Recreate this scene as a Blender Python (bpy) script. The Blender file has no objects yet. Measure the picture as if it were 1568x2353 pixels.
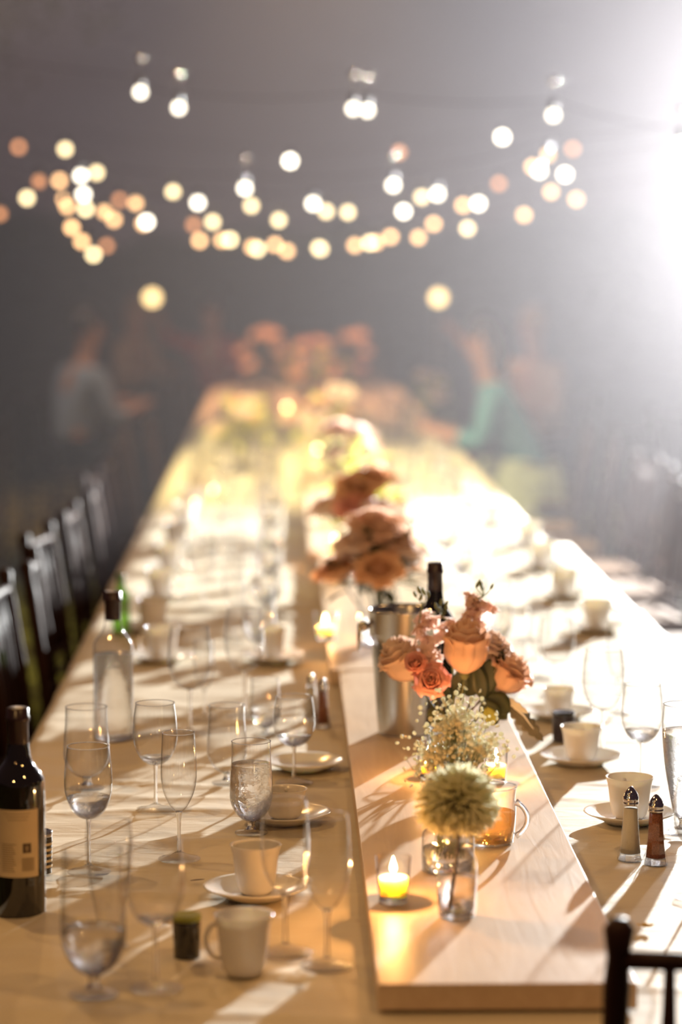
import bpy, math, random
from mathutils import Vector, Matrix, noise, Euler
PI = math.pi
rnd = random.Random(7)
S = bpy.context.scene
COL = S.collection
# ------------------------------------------------------------------ camera
F = 6000.0; W, H = 1568.0, 2353.0
CAMZ = 1.70
FOCUS = 4.22
cd = bpy.data.cameras.new('camera'); cam = bpy.data.objects.new('camera', cd); COL.objects.link(cam)
cam.location = (0, 0, CAMZ)
cam.rotation_euler = (math.radians(90 - 5.49), 0, math.radians(-1.375))
cd.sensor_fit = 'VERTICAL'; cd.sensor_height = 36.0; cd.lens = F / H * 36.0
cd.clip_start = 0.05; cd.clip_end = 200
cd.dof.use_dof = True; cd.dof.focus_distance = FOCUS; cd.dof.aperture_fstop = 2.1
S.camera = cam
APERTURE = cd.lens / 1000.0 / 2.1
# ------------------------------------------------------------------ world, exposure
w = bpy.data.worlds.new('world'); S.world = w; w.use_nodes = True
w.node_tree.nodes['Background'].inputs[0].default_value = (0.040, 0.0245, 0.029, 1)
w.node_tree.nodes['Background'].inputs[1].default_value = 1.0
S.view_settings.view_transform = 'Standard'; S.view_settings.look = 'None'
S.view_settings.exposure = 0.12; S.view_settings.gamma = 1.0
S.cycles.max_bounces = 9; S.cycles.diffuse_bounces = 2; S.cycles.glossy_bounces = 4
S.cycles.transmission_bounces = 8; S.cycles.transparent_max_bounces = 40; S.cycles.volume_bounces = 0
S.cycles.caustics_reflective = False; S.cycles.caustics_refractive = False
S.cycles.sample_clamp_indirect = 12.0
S.cycles.adaptive_threshold = 0.02
# ------------------------------------------------------------------ the floodlight, and warm fill bulbs added overhead
FLOOD = Vector((2.95, 11.6, 2.12))
def lamp(name, kind, loc, power, color, radius):
    d = bpy.data.lights.new(name, kind); d.energy = power; d.color = color
    d.shadow_soft_size = radius
    o = bpy.data.objects.new(name, d); COL.objects.link(o); o.location = loc
    return o
fl = lamp('floodlight_beam', 'SPOT', FLOOD, 7000, (0.97, 0.98, 0.96), 0.05)
fl.data.spot_size = math.radians(104); fl.data.spot_blend = 0.55
fl.rotation_euler = (Vector((0.75, 4.0, 0.9)) - FLOOD).to_track_quat('-Z', 'Y').to_euler()
FILL_BULBS = [(-1.1, 1.6, 2.75), (0.6, 2.7, 2.65), (-0.9, 4.5, 2.7), (1.5, 5.4, 2.6), (-0.6, 8.0, 3.3), (0.2, 11.6, 4.3), (0.2, 17.4, 5.0), (-1.7, 14.4, 4.0)]
FILL_POWER = [46, 30, 36, 18, 60, 1200, 1300, 110]
# ------------------------------------------------------------------ pixel -> place
RM = cam.rotation_euler.to_matrix(); CO = Vector(cam.location)
def ray(px, py): return RM @ Vector(((px - W / 2) / F, (H / 2 - py) / F, -1))
def at(px, py, z):
    d = ray(px, py); return CO + d * ((z - CO.z) / d.z)
def aty(px, py, y):
    d = ray(px, py); return CO + d * ((y - CO.y) / d.y)
def mpp(y): return y / F          # metres per pixel at world depth y
TZ = 0.76; BZ = 0.797
# ------------------------------------------------------------------ materials
def mat(name): 
    m = bpy.data.materials.new(name); m.use_nodes = True
    return m, m.node_tree.nodes, m.node_tree.links
def princ(name, col, rough=0.5, metal=0.0, sss=0.0, sscale=.02, coat=0.0, emit=None, estr=0, spec=0.5, var=0.0, vscale=30, bump=0.0, bscale=200, trans=0.0):
    m, N, L = mat(name); b = N['Principled BSDF']
    b.inputs['Base Color'].default_value = (*col, 1); b.inputs['Roughness'].default_value = rough
    b.inputs['Metallic'].default_value = metal; b.inputs['Coat Weight'].default_value = coat
    b.inputs['Specular IOR Level'].default_value = spec
    if sss:
        b.inputs['Subsurface Weight'].default_value = sss; b.inputs['Subsurface Radius'].default_value = (1.0, .68, .36); b.inputs['Subsurface Scale'].default_value = sscale
    if emit:
        b.inputs['Emission Color'].default_value = (*emit, 1); b.inputs['Emission Strength'].default_value = estr
    tc = None
    if var or bump:
        tc = N.new('ShaderNodeTexCoord')
    if var:
        n = N.new('ShaderNodeTexNoise'); n.inputs['Scale'].default_value = vscale; n.inputs['Detail'].default_value = 3
        L.new(tc.outputs['Object'], n.inputs['Vector'])
        r = N.new('ShaderNodeValToRGB'); r.color_ramp.elements[0].position = 0.3; r.color_ramp.elements[1].position = 0.7
        r.color_ramp.elements[0].color = (*[max(0, c * (1 - var)) for c in col], 1); r.color_ramp.elements[1].color = (*[min(1, c * (1 + var)) for c in col], 1)
        L.new(n.outputs['Fac'], r.inputs['Fac']); L.new(r.outputs['Color'], b.inputs['Base Color'])
    if bump:
        n2 = N.new('ShaderNodeTexNoise'); n2.inputs['Scale'].default_value = bscale
        L.new(tc.outputs['Object'], n2.inputs['Vector'])
        bn = N.new('ShaderNodeBump'); bn.inputs['Strength'].default_value = bump; bn.inputs['Distance'].default_value = 0.002
        L.new(n2.outputs['Fac'], bn.inputs['Height']); L.new(bn.outputs['Normal'], b.inputs['Normal'])
    if trans:
        out = N['Material Output']; t = N.new('ShaderNodeBsdfTranslucent'); mx = N.new('ShaderNodeMixShader')
        mx.inputs[0].default_value = trans
        t.inputs['Color'].default_value = (*[min(1, c * 1.1) for c in col], 1)
        L.new(b.outputs[0], mx.inputs[1]); L.new(t.outputs[0], mx.inputs[2]); L.new(mx.outputs[0], out.inputs['Surface'])
    return m
def thin_glass(name, tint=(1, 1, 1), edge=(0.46, 0.43, 0.40), rough=0.0, base=0.085, fp=3.6, rip=0):
    m, N, L = mat(name); N.remove(N['Principled BSDF']); out = N['Material Output']
    tr = N.new('ShaderNodeBsdfTransparent'); gl = N.new('ShaderNodeBsdfGlossy'); gl.inputs['Roughness'].default_value = rough + 0.03
    lw = N.new('ShaderNodeLayerWeight'); lw.inputs['Blend'].default_value = 0.5
    pw = N.new('ShaderNodeMath'); pw.operation = 'POWER'; pw.inputs[1].default_value = 3.5
    L.new(lw.outputs['Facing'], pw.inputs[0])
    mc = N.new('ShaderNodeMix'); mc.data_type = 'RGBA'
    mc.inputs['A'].default_value = (*tint, 1); mc.inputs['B'].default_value = (*[a * b for a, b in zip(tint, edge)], 1)
    L.new(pw.outputs[0], mc.inputs['Factor']); L.new(mc.outputs['Result'], tr.inputs['Color'])
    fr = N.new('ShaderNodeMath'); fr.operation = 'POWER'; fr.inputs[1].default_value = fp; L.new(lw.outputs['Facing'], fr.inputs[0])
    ad = N.new('ShaderNodeMath'); ad.operation = 'MULTIPLY_ADD'; ad.inputs[1].default_value = 1.0; ad.inputs[2].default_value = base; ad.use_clamp = True
    L.new(fr.outputs[0], ad.inputs[0])
    mx = N.new('ShaderNodeMixShader'); L.new(ad.outputs[0], mx.inputs[0]); L.new(tr.outputs[0], mx.inputs[1]); L.new(gl.outputs[0], mx.inputs[2])
    L.new(mx.outputs[0], out.inputs['Surface'])
    if rip:
        tc = N.new('ShaderNodeTexCoord'); nz = N.new('ShaderNodeTexNoise'); nz.inputs['Scale'].default_value = 130; L.new(tc.outputs['Object'], nz.inputs['Vector'])
        bn = N.new('ShaderNodeBump'); bn.inputs['Strength'].default_value = rip; bn.inputs['Distance'].default_value = 0.004; L.new(nz.outputs['Fac'], bn.inputs['Height']); L.new(bn.outputs['Normal'], gl.inputs['Normal'])
    return m
def solid_glass(name, col=(1, 1, 1), ior=1.5, rough=0.0, clear=0.25):
    m, N, L = mat(name); N.remove(N['Principled BSDF']); out = N['Material Output']
    g = N.new('ShaderNodeBsdfGlass'); g.inputs['Color'].default_value = (*col, 1); g.inputs['IOR'].default_value = ior; g.inputs['Roughness'].default_value = rough
    tr = N.new('ShaderNodeBsdfTransparent'); tr.inputs['Color'].default_value = (*col, 1); mx = N.new('ShaderNodeMixShader'); mx.inputs[0].default_value = clear
    tc = N.new('ShaderNodeTexCoord'); nz = N.new('ShaderNodeTexNoise'); nz.inputs['Scale'].default_value = 110; L.new(tc.outputs['Object'], nz.inputs['Vector'])
    bn = N.new('ShaderNodeBump'); bn.inputs['Strength'].default_value = 0.25; bn.inputs['Distance'].default_value = 0.003; L.new(nz.outputs['Fac'], bn.inputs['Height']); L.new(bn.outputs['Normal'], g.inputs['Normal'])
    L.new(g.outputs[0], mx.inputs[1]); L.new(tr.outputs[0], mx.inputs[2]); L.new(mx.outputs[0], out.inputs['Surface']); return m
def emission(name, col, s):
    m, N, L = mat(name); N.remove(N['Principled BSDF']); e = N.new('ShaderNodeEmission')
    e.inputs[0].default_value = (*col, 1); e.inputs[1].default_value = s; L.new(e.outputs[0], N['Material Output'].inputs['Surface']); return m
M = {}
M['glass'] = thin_glass('clear_thin_glass')
M['crystal'] = solid_glass('clear_solid_glass')
M['water'] = solid_glass('water', (1, 1, 1), 1.33)
M['amber_liquid'] = solid_glass('amber_liquid', (0.98, 0.72, 0.38), 1.33, clear=.6)
M['foot_glass'] = thin_glass('foot_glass', edge=(.85, .83, .80), base=.13, fp=9.0, rip=.55)
M['green_glass'] = thin_glass('green_glass', (0.42, 0.68, 0.22), (0.4, 0.5, 0.3))
M['olive_glass'] = thin_glass('dark_olive_glass', (0.22, 0.20, 0.08), (0.4, 0.4, 0.3))
M['bottle_dark'] = princ('dark_bottle_glass', (0.012, 0.010, 0.008), 0.05, coat=1.0)
M['capsule'] = princ('dark_capsule_foil', (0.035, 0.018, 0.022), 0.3, var=0.2)
M['label'] = princ('cream_label_paper', (0.72, 0.58, 0.36), 0.7, var=0.05, bump=0.1)
M['print'] = princ('brown_label_ink', (0.35, 0.26, 0.15), 0.8, var=0.05)
M['print_dark'] = princ('dark_label_ink', (0.12, 0.08, 0.05), 0.8, var=0.05)
M['porcelain'] = princ('white_porcelain', (0.80, 0.76, 0.70), 0.18, sss=0.15, var=0.02)
M['steel'] = princ('brushed_steel', (0.55, 0.53, 0.50), 0.24, metal=1.0, bump=0.04, bscale=600)
M['chrome'] = princ('polished_chrome', (0.62, 0.58, 0.55), 0.12, metal=1.0, var=0.05)
M['salt'] = princ('white_salt', (0.75, 0.72, 0.62), 0.9, bump=0.5, bscale=900)
M['pepper'] = princ('ground_pepper', (0.26, 0.09, 0.035), 0.9, var=0.5, vscale=700, bump=0.5, bscale=900)
M['wax'] = princ('cream_candle_wax', (0.97, 0.82, 0.52), 0.5, sss=1.0, sscale=.05)
M['flame'] = emission('candle_flame', (1.0, 0.70, 0.32), 38)
M['wick'] = princ('black_wick', (0.03, 0.02, 0.02), 0.9)
M['peach'] = princ('peach_petal', (0.96, 0.70, 0.56), 0.55, var=0.06, vscale=25, trans=0.5)
M['pink'] = princ('deep_pink_petal', (0.93, 0.52, 0.44), 0.55, var=0.08, vscale=25, trans=0.45)
M['cream_petal'] = princ('cream_pink_petal', (0.94, 0.77, 0.67), 0.55, var=0.08, vscale=25, trans=0.55)
M['orange_petal'] = princ('apricot_petal', (0.94, 0.60, 0.38), 0.55, var=0.10, vscale=25, trans=0.35)
M['stock'] = princ('pale_pink_floret_petal', (0.94, 0.70, 0.60), 0.6, var=0.12, vscale=60, trans=0.55)
M['mum'] = princ('ivory_petal', (0.95, 0.90, 0.66), 0.55, var=0.04, vscale=40, trans=0.5)
M['gyp'] = princ('tiny_cream_blossom', (0.94, 0.89, 0.70), 0.6, trans=0.45)
M['leaf'] = princ('dark_green_leaf', (0.055, 0.065, 0.028), 0.45, var=0.3, vscale=20, trans=0.2)
M['lime_leaf'] = princ('yellow_green_leaf', (0.60, 0.62, 0.16), 0.5, var=0.25, vscale=20, trans=0.5)
M['silver_leaf'] = princ('silver_grey_leaf', (0.16, 0.15, 0.11), 0.7, var=0.25, vscale=40, trans=0.15)
M['leaf_edge'] = princ('pale_felted_leaf_edge', (0.75, 0.74, 0.66), 0.8, var=0.1)
M['stem'] = princ('green_brown_stem', (0.10, 0.11, 0.04), 0.6, var=0.2)
M['stem_dark'] = princ('dark_brown_stem', (0.08, 0.035, 0.02), 0.6, var=0.2)
M['bud'] = princ('green_bud', (0.33, 0.36, 0.17), 0.6, var=0.2, trans=0.2)
M['chair'] = princ('dark_mahogany_lacquer', (0.034, 0.015, 0.012), 0.5, spec=0.12, coat=0.0, var=0.3, vscale=12)
M['cushion'] = princ('tan_seat_cushion', (0.13, 0.075, 0.045), 0.8, var=0.15)
M['socket'] = princ('black_bulb_socket', (0.03, 0.025, 0.025), 0.35, coat=0.6)
M['cable'] = princ('black_rubber_cable', (0.012, 0.010, 0.010), 0.6)
M['skin'] = princ('warm_skin', (0.55, 0.28, 0.18), 0.5, var=0.08, vscale=8)
M['hair'] = princ('dark_brown_hair', (0.05, 0.025, 0.015), 0.5, var=0.3, vscale=60)
M['blond'] = princ('light_brown_hair', (0.35, 0.20, 0.09), 0.5, var=0.3, vscale=60)
M['shirt_blue'] = princ('pale_blue_shirt', (0.36, 0.42, 0.52), 0.8, var=0.08)
M['shirt_red'] = princ('red_dress', (0.50, 0.06, 0.06), 0.8, var=0.1)
M['shirt_tan'] = princ('tan_top', (0.55, 0.36, 0.22), 0.8, var=0.1)
M['teal'] = princ('teal_shawl', (0.10, 0.30, 0.38), 0.8, var=0.1)
M['pale_green'] = princ('pale_green_dress', (0.55, 0.62, 0.42), 0.8, var=0.1)
M['trouser'] = princ('dark_trousers', (0.03, 0.03, 0.045), 0.8, var=0.1)
M['white_shoe'] = princ('white_shoe', (0.6, 0.62, 0.6), 0.6, var=0.05)
M['black'] = princ('black_plastic', (0.02, 0.02, 0.02), 0.5)
M['eye'] = princ('dark_eye', (0.02, 0.015, 0.01), 0.2)
M['leafy'] = princ('olive_tree_leaf', (0.10, 0.09, 0.02), 0.6, var=0.3, trans=0.3)
M['bark'] = princ('brown_bark', (0.07, 0.045, 0.03), 0.9, var=0.3, bump=0.6, bscale=40)
M['yellow_petal'] = princ('yellow_petal', (0.75, 0.50, 0.05), 0.6, var=0.1, trans=0.3)

def cloth_mat():
    m, N, L = mat('unbleached_cotton_cloth'); b = N['Principled BSDF']
    tc = N.new('ShaderNodeTexCoord'); mp = N.new('ShaderNodeMapping'); mp.inputs['Scale'].default_value = (1.2, 3.5, 1)
    mp.inputs['Rotation'].default_value = (0, 0, 0.25)
    L.new(tc.outputs['Object'], mp.inputs['Vector'])
    n = N.new('ShaderNodeTexNoise'); n.inputs['Scale'].default_value = 9; n.inputs['Detail'].default_value = 5; n.inputs['Distortion'].default_value = 0.8
    L.new(mp.outputs[0], n.inputs['Vector'])
    r = N.new('ShaderNodeValToRGB'); r.color_ramp.elements[0].color = (0.64, 0.55, 0.40, 1); r.color_ramp.elements[1].color = (0.72, 0.65, 0.50, 1)
    L.new(n.outputs['Fac'], r.inputs['Fac']); L.new(r.outputs[0], b.inputs['Base Color'])
    b.inputs['Roughness'].default_value = 0.62; b.inputs['Specular IOR Level'].default_value = 0.35
    wv = N.new('ShaderNodeTexNoise'); wv.inputs['Scale'].default_value = 700
    L.new(tc.outputs['Object'], wv.inputs['Vector'])
    b1 = N.new('ShaderNodeBump'); b1.inputs['Strength'].default_value = 0.15; b1.inputs['Distance'].default_value = 0.001
    L.new(wv.outputs['Fac'], b1.inputs['Height'])
    b2 = N.new('ShaderNodeBump'); b2.inputs['Strength'].default_value = 0.35; b2.inputs['Distance'].default_value = 0.006
    L.new(n.outputs['Fac'], b2.inputs['Height']); L.new(b1.outputs[0], b2.inputs['Normal'])
    L.new(b2.outputs[0], b.inputs['Normal'])
    return m
M['cloth'] = cloth_mat()
def wood_mat():
    m, N, L = mat('pale_pine_board'); b = N['Principled BSDF']
    tc = N.new('ShaderNodeTexCoord'); mp = N.new('ShaderNodeMapping'); mp.inputs['Scale'].default_value = (14, 1.1, 14)
    mp.inputs['Rotation'].default_value = (0, 0, 0.0)
    L.new(tc.outputs['Object'], mp.inputs['Vector'])
    n = N.new('ShaderNodeTexNoise'); n.inputs['Scale'].default_value = 3; n.inputs['Detail'].default_value = 7; n.inputs['Distortion'].default_value = 1.3
    L.new(mp.outputs[0], n.inputs['Vector'])
    r = N.new('ShaderNodeValToRGB'); r.color_ramp.elements[0].position = 0.3; r.color_ramp.elements[1].position = 0.7
    r.color_ramp.elements[0].color = (0.56, 0.38, 0.22, 1); r.color_ramp.elements[1].color = (0.72, 0.54, 0.36, 1)
    L.new(n.outputs['Fac'], r.inputs['Fac'])
    n3 = N.new('ShaderNodeTexNoise'); n3.inputs['Scale'].default_value = 7; n3.inputs['Detail'].default_value = 4
    L.new(tc.outputs['Object'], n3.inputs['Vector'])
    mx = N.new('ShaderNodeMix'); mx.data_type = 'RGBA'; mx.inputs['B'].default_value = (0.78, 0.62, 0.44, 1)
    L.new(n3.outputs['Fac'], mx.inputs['Factor']); L.new(r.outputs[0], mx.inputs['A']); L.new(mx.outputs['Result'], b.inputs['Base Color'])
    b.inputs['Roughness'].default_value = 0.42; b.inputs['Specular IOR Level'].default_value = 0.45
    bn = N.new('ShaderNodeBump'); bn.inputs['Strength'].default_value = 0.25; bn.inputs['Distance'].default_value = 0.002
    L.new(n.outputs['Fac'], bn.inputs['Height']); L.new(bn.outputs[0], b.inputs['Normal'])
    return m
M['wood'] = wood_mat()
def grass_mat():
    m, N, L = mat('night_grass'); b = N['Principled BSDF']
    tc = N.new('ShaderNodeTexCoord'); n = N.new('ShaderNodeTexNoise'); n.inputs['Scale'].default_value = 1.8; n.inputs['Detail'].default_value = 8
    L.new(tc.outputs['Object'], n.inputs['Vector'])
    r = N.new('ShaderNodeValToRGB'); r.color_ramp.elements[0].position = 0.35; r.color_ramp.elements[1].position = 0.65
    r.color_ramp.elements[0].color = (0.022, 0.016, 0.010, 1); r.color_ramp.elements[1].color = (0.085, 0.085, 0.028, 1)
    L.new(n.outputs['Fac'], r.inputs['Fac']); L.new(r.outputs[0], b.inputs['Base Color']); b.inputs['Roughness'].default_value = 1.0
    b.inputs['Specular IOR Level'].default_value = 0.0
    return m
M['grass'] = grass_mat()

# ------------------------------------------------------------------ mesh builder
class MB:
    def __init__(s): s.v = []; s.f = []
    def lathe(s, prof, n=40, c=(0, 0, 0), sx=1.0, sy=1.0, rot=0.0, T=None):
        rows = []
        for r, z in prof:
            if r < 1e-6:
                p = Vector((c[0], c[1], c[2] + z)); rows.append([len(s.v)]); s.v.append(T @ p if T else p)
            else:
                row = []
                for k in range(n):
                    a = 2 * PI * k / n + rot
                    p = Vector((c[0] + r * math.cos(a) * sx, c[1] + r * math.sin(a) * sy, c[2] + z))
                    row.append(len(s.v)); s.v.append(T @ p if T else p)
                rows.append(row)
        for a, b in zip(rows, rows[1:]):
            if len(a) == 1 and len(b) == 1: continue
            for k in range(n):
                k2 = (k + 1) % n
                if len(a) == 1: s.f.append((a[0], b[k2], b[k]))
                elif len(b) == 1: s.f.append((a[k], a[k2], b[0]))
                else: s.f.append((a[k], a[k2], b[k2], b[k]))
        return s
    def tube(s, pts, rad, n=10, caps=True):
        pts = [Vector(p) for p in pts]
        if not hasattr(rad, '__len__'): rad = [rad] * len(pts)
        rows = []; up = None
        for i, p in enumerate(pts):
            t = (pts[min(i + 1, len(pts) - 1)] - pts[max(i - 1, 0)]).normalized()
            if up is None:
                up = Vector((0, 0, 1)) if abs(t.z) < 0.9 else Vector((1, 0, 0))
            x = t.cross(up).normalized(); y = x.cross(t).normalized(); up = y
            row = []
            for k in range(n):
                a = 2 * PI * k / n
                row.append(len(s.v)); s.v.append(p + (x * math.cos(a) + y * math.sin(a)) * rad[i])
            rows.append(row)
        for a, b in zip(rows, rows[1:]):
            for k in range(n): s.f.append((a[k], a[(k + 1) % n], b[(k + 1) % n], b[k]))
        if caps: s.f.append(tuple(reversed(rows[0]))); s.f.append(tuple(rows[-1]))
        return s
    def box(s, c, d, T=None):
        i = len(s.v)
        for sx in (-1, 1):
            for sy in (-1, 1):
                for sz in (-1, 1):
                    p = Vector((c[0] + sx * d[0] / 2, c[1] + sy * d[1] / 2, c[2] + sz * d[2] / 2)); s.v.append(T @ p if T else p)
        for q in ((0, 1, 3, 2), (4, 6, 7, 5), (0, 4, 5, 1), (2, 3, 7, 6), (0, 2, 6, 4), (1, 5, 7, 3)): s.f.append(tuple(i + k for k in q))
        return s
    def ball(s, c, r, n=12, m=8, T=None):
        prof = [(math.sin(PI * k / m) * r[0] if 0 < k < m else 0, -math.cos(PI * k / m) * r[2]) for k in range(m + 1)]
        return s.lathe(prof, n, c, 1, r[1] / r[0], 0, T)
    def patch(s, fn, nu, nv):
        i = len(s.v)
        for a in range(nu + 1):
            for b in range(nv + 1): s.v.append(Vector(fn(a / nu, b / nv)))
        for a in range(nu):
            for b in range(nv):
                k = i + a * (nv + 1) + b; s.f.append((k, k + nv + 1, k + nv + 2, k + 1))
        return s
    def mesh(s, name, m, smooth=True, autos=None):
        me = bpy.data.meshes.new(name); me.from_pydata([tuple(v) for v in s.v], [], s.f); me.update()
        if smooth: me.polygons.foreach_set('use_smooth', [True] * len(me.polygons))
        if m: me.materials.append(m)
        return me
    def build(s, name, m, parent=None, loc=(0, 0, 0), smooth=True, bevel=0, thick=0):
        o = bpy.data.objects.new(name, s.mesh(name, m, smooth)); COL.objects.link(o)
        if parent: o.parent = parent
        o.location = loc
        if thick:
            sm = o.modifiers.new('thick', 'SOLIDIFY'); sm.thickness = thick; sm.offset = 0
        if bevel:
            bm = o.modifiers.new('bevel', 'BEVEL'); bm.width = bevel; bm.segments = 3; bm.limit_method = 'ANGLE'
        return o
def thing(name, label, cat, loc=(0, 0, 0), rz=0, group=None, rot=None):
    o = bpy.data.objects.new(name, None); COL.objects.link(o); o.empty_display_size = 0.05
    o.location = loc; o.rotation_euler = rot if rot else (0, 0, rz); tag(o, label, cat, group); return o
def tag(o, label, cat, group=None):
    o['label'] = label; o['category'] = cat
    if group: o['group'] = group
    return o
def dup(root, loc, rz=0, label=None, group=None, scale=None):
    r = root.copy(); COL.objects.link(r); r.location = loc; r.rotation_euler = (0, 0, rz)
    if label: r['label'] = label
    if group: r['group'] = group
    if scale: r.scale = (scale,) * 3
    for ch in KIDS.get(root.name, None) or list(root.children):
        c = ch.copy(); COL.objects.link(c); c.parent = r
        for g in list(ch.children):
            d = g.copy(); COL.objects.link(d); d.parent = c
    return r
KIDS = {}
ORD = ['first', 'second', 'third', 'fourth', 'fifth', 'sixth', 'seventh', 'eighth', 'ninth', 'tenth', 'eleventh', 'twelfth', 'thirteenth', 'fourteenth', 'fifteenth', 'sixteenth', 'seventeenth', 'eighteenth', 'nineteenth', 'twentieth', 'twenty-first', 'twenty-second']

# ------------------------------------------------------------------ setting: ground
g = MB(); g.patch(lambda a, b: (-25 + 50 * a, -3 + 63 * b, 0), 20, 20)
o = g.build('ground', M['grass']); o['kind'] = 'structure'
# lawn: short blades standing beside the table
gb = MB()
for i in range(5200):
    x = rnd.choice([rnd.uniform(-4.2, -0.7), rnd.uniform(1.15, 4.0)]); y = rnd.uniform(5.5, 22)
    a = rnd.uniform(0, PI); h = rnd.uniform(0.02, 0.05); dx, dy = math.cos(a) * .012, math.sin(a) * .012
    k = len(gb.v); gb.v += [Vector((x - dx, y - dy, 0)), Vector((x + dx, y + dy, 0)), Vector((x + rnd.uniform(-.01, .01), y + rnd.uniform(-.01, .01), h))]; gb.f.append((k, k + 1, k + 2))
o = gb.build('grass', M['lime_leaf'], smooth=False); o['kind'] = 'stuff'; o['label'] = 'tufts of short lawn grass beside the long table'

# dark hedge closing the garden far behind
hm = MB()
for side in (0, 1):
    hm.patch(lambda a, b, s_=side: (-22 + 44 * a, 41 + 1.6 * s_ * math.sin(PI * min(1, b)) + .8 * noise.noise(Vector((a * 60, b * 9, s_))), b * (2.3 + .9 * noise.noise(Vector((a * 14, 3, 1))) + .4 * noise.noise(Vector((a * 60, 7, 1))))), 160, 10)
o = hm.build('hedge', M['leaf'], smooth=False); tag(o, 'dark hedge across the garden far behind the table', 'hedge')
# ------------------------------------------------------------------ table: tops, cloths, centre boards
SEGS = [(3.06, 7.00, -0.50, 0.995, 'nearest'), (7.02, 8.70, -0.505, 0.985, 'middle'), (8.72, 19.6, -0.50, 0.92, 'farthest')]
def cloth_z(x, y):
    p = Vector((x * 2.2 + y * 0.5, y * 7.5 - x * 2.0, 0.3))
    a = noise.noise(p) + 0.5 * noise.noise(p * 2.3 + Vector((4, 2, 1)))
    q = Vector((x * 0.9 - y * .6, y * 1.5, 5.0))
    r = 1 - abs(noise.noise(Vector((x * 1.6 + y * 0.9, y * 5.0 + x, 9))) * 2.2)
    r = max(0.0, r) ** 4
    k = 0.45 + 0.55 * max(0, min(1, (0.3 - x) / 0.5))
    return (0.0034 * a + 0.0065 * r) * k - 0.0042 * k
for si, (y0, y1, x0, x1, nm) in enumerate(SEGS):
    t = thing('banquet_table', f'long folding banquet table hidden under the {nm} length of cotton cloth', 'table', ((x0 + x1) / 2, (y0 + y1) / 2, 0))
    wx, wy = x1 - x0, y1 - y0
    MB().box((0, 0, TZ - 0.028), (wx - 0.02, wy - 0.02, 0.03)).build('tabletop', M['wood'], t, smooth=False)
    for sx in (-1, 1):
        for sy in (-1, 1):
            MB().tube([(sx * (wx / 2 - .12), sy * (wy / 2 - .2), 0), (sx * (wx / 2 - .12), sy * (wy / 2 - .2), TZ - 0.04)], 0.016).build('leg', M['steel'], t)
    nx, ny = (110, 300) if si == 0 else (40, 110)
    mb = MB(); cx, cy = (x0 + x1) / 2, (y0 + y1) / 2; DR = 0.235
    L = wx / 2 + DR
    def fn(a, b):
        u = (a * 2 - 1) * (wx / 2 + DR); v = (b * 2 - 1) * (wy / 2 + DR)
        r = 0.03
        def fold(t_, half):
            s_ = abs(t_); sg = 1 if t_ > 0 else -1
            if s_ <= half - r: return t_, 0.0
            e = s_ - (half - r)
            if e < r * PI / 2: return sg * (half - r + r * math.sin(e / r)), -r * (1 - math.cos(e / r))
            return sg * half, -r - (e - r * PI / 2)
        X, dz1 = fold(u, wx / 2); Y, dz2 = fold(v, wy / 2)
        dz = min(dz1, dz2) if (dz1 < -.0001 and dz2 < -.0001) else dz1 + dz2
        if dz1 < -0.03: X += (1 if u > 0 else -1) * (0.012 + 0.022 * math.sin(v * 17 + math.sin(v * 5))) * min(1, -dz1 / 0.2)
        if dz2 < -0.03: Y += (1 if v > 0 else -1) * (0.012 + 0.018 * math.sin(u * 15 + math.sin(u * 4))) * min(1, -dz2 / 0.2)
        z = TZ + dz + (cloth_z(cx + X, cy + Y) if dz > -0.03 else 0)
        return (X, Y, z)
    mb.patch(fn, nx, ny)
    c = mb.build('tablecloth', M['cloth'], loc=(cx, cy, 0))
    tag(c, f'unbleached cotton cloth with creases, {nm} length covering the long table', 'tablecloth', 'cloths over the long table')
yb0 = at(875, 2262, BZ).y
boards = [(yb0, 5.72, 0.128, 0.455, 0.0), (5.74, 8.1, 0.118, 0.442, 0.0), (8.12, 10.5, 0.10, 0.425, 0), (10.52, 12.9, 0.09, 0.415, 0), (12.92, 15.3, 0.09, 0.41, 0), (15.32, 17.7, 0.09, 0.41, 0)]
for i, (a, b, xa, xb, _) in enumerate(boards):
    mb = MB(); cx, cy = (xa + xb) / 2, (a + b) / 2
    mb.box((0, 0, 0), (xb - xa, b - a, 0.034))
    o = mb.build('runner_board', M['wood'], loc=(cx, cy, BZ - 0.017), smooth=False, bevel=0.0015)
    o.rotation_euler = (0, 0, -0.004)
    tag(o, f'pale wooden centre board on the tablecloth, {ORD[i]} from the near end of the table', 'board', 'boards down the middle of the table')

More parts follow.
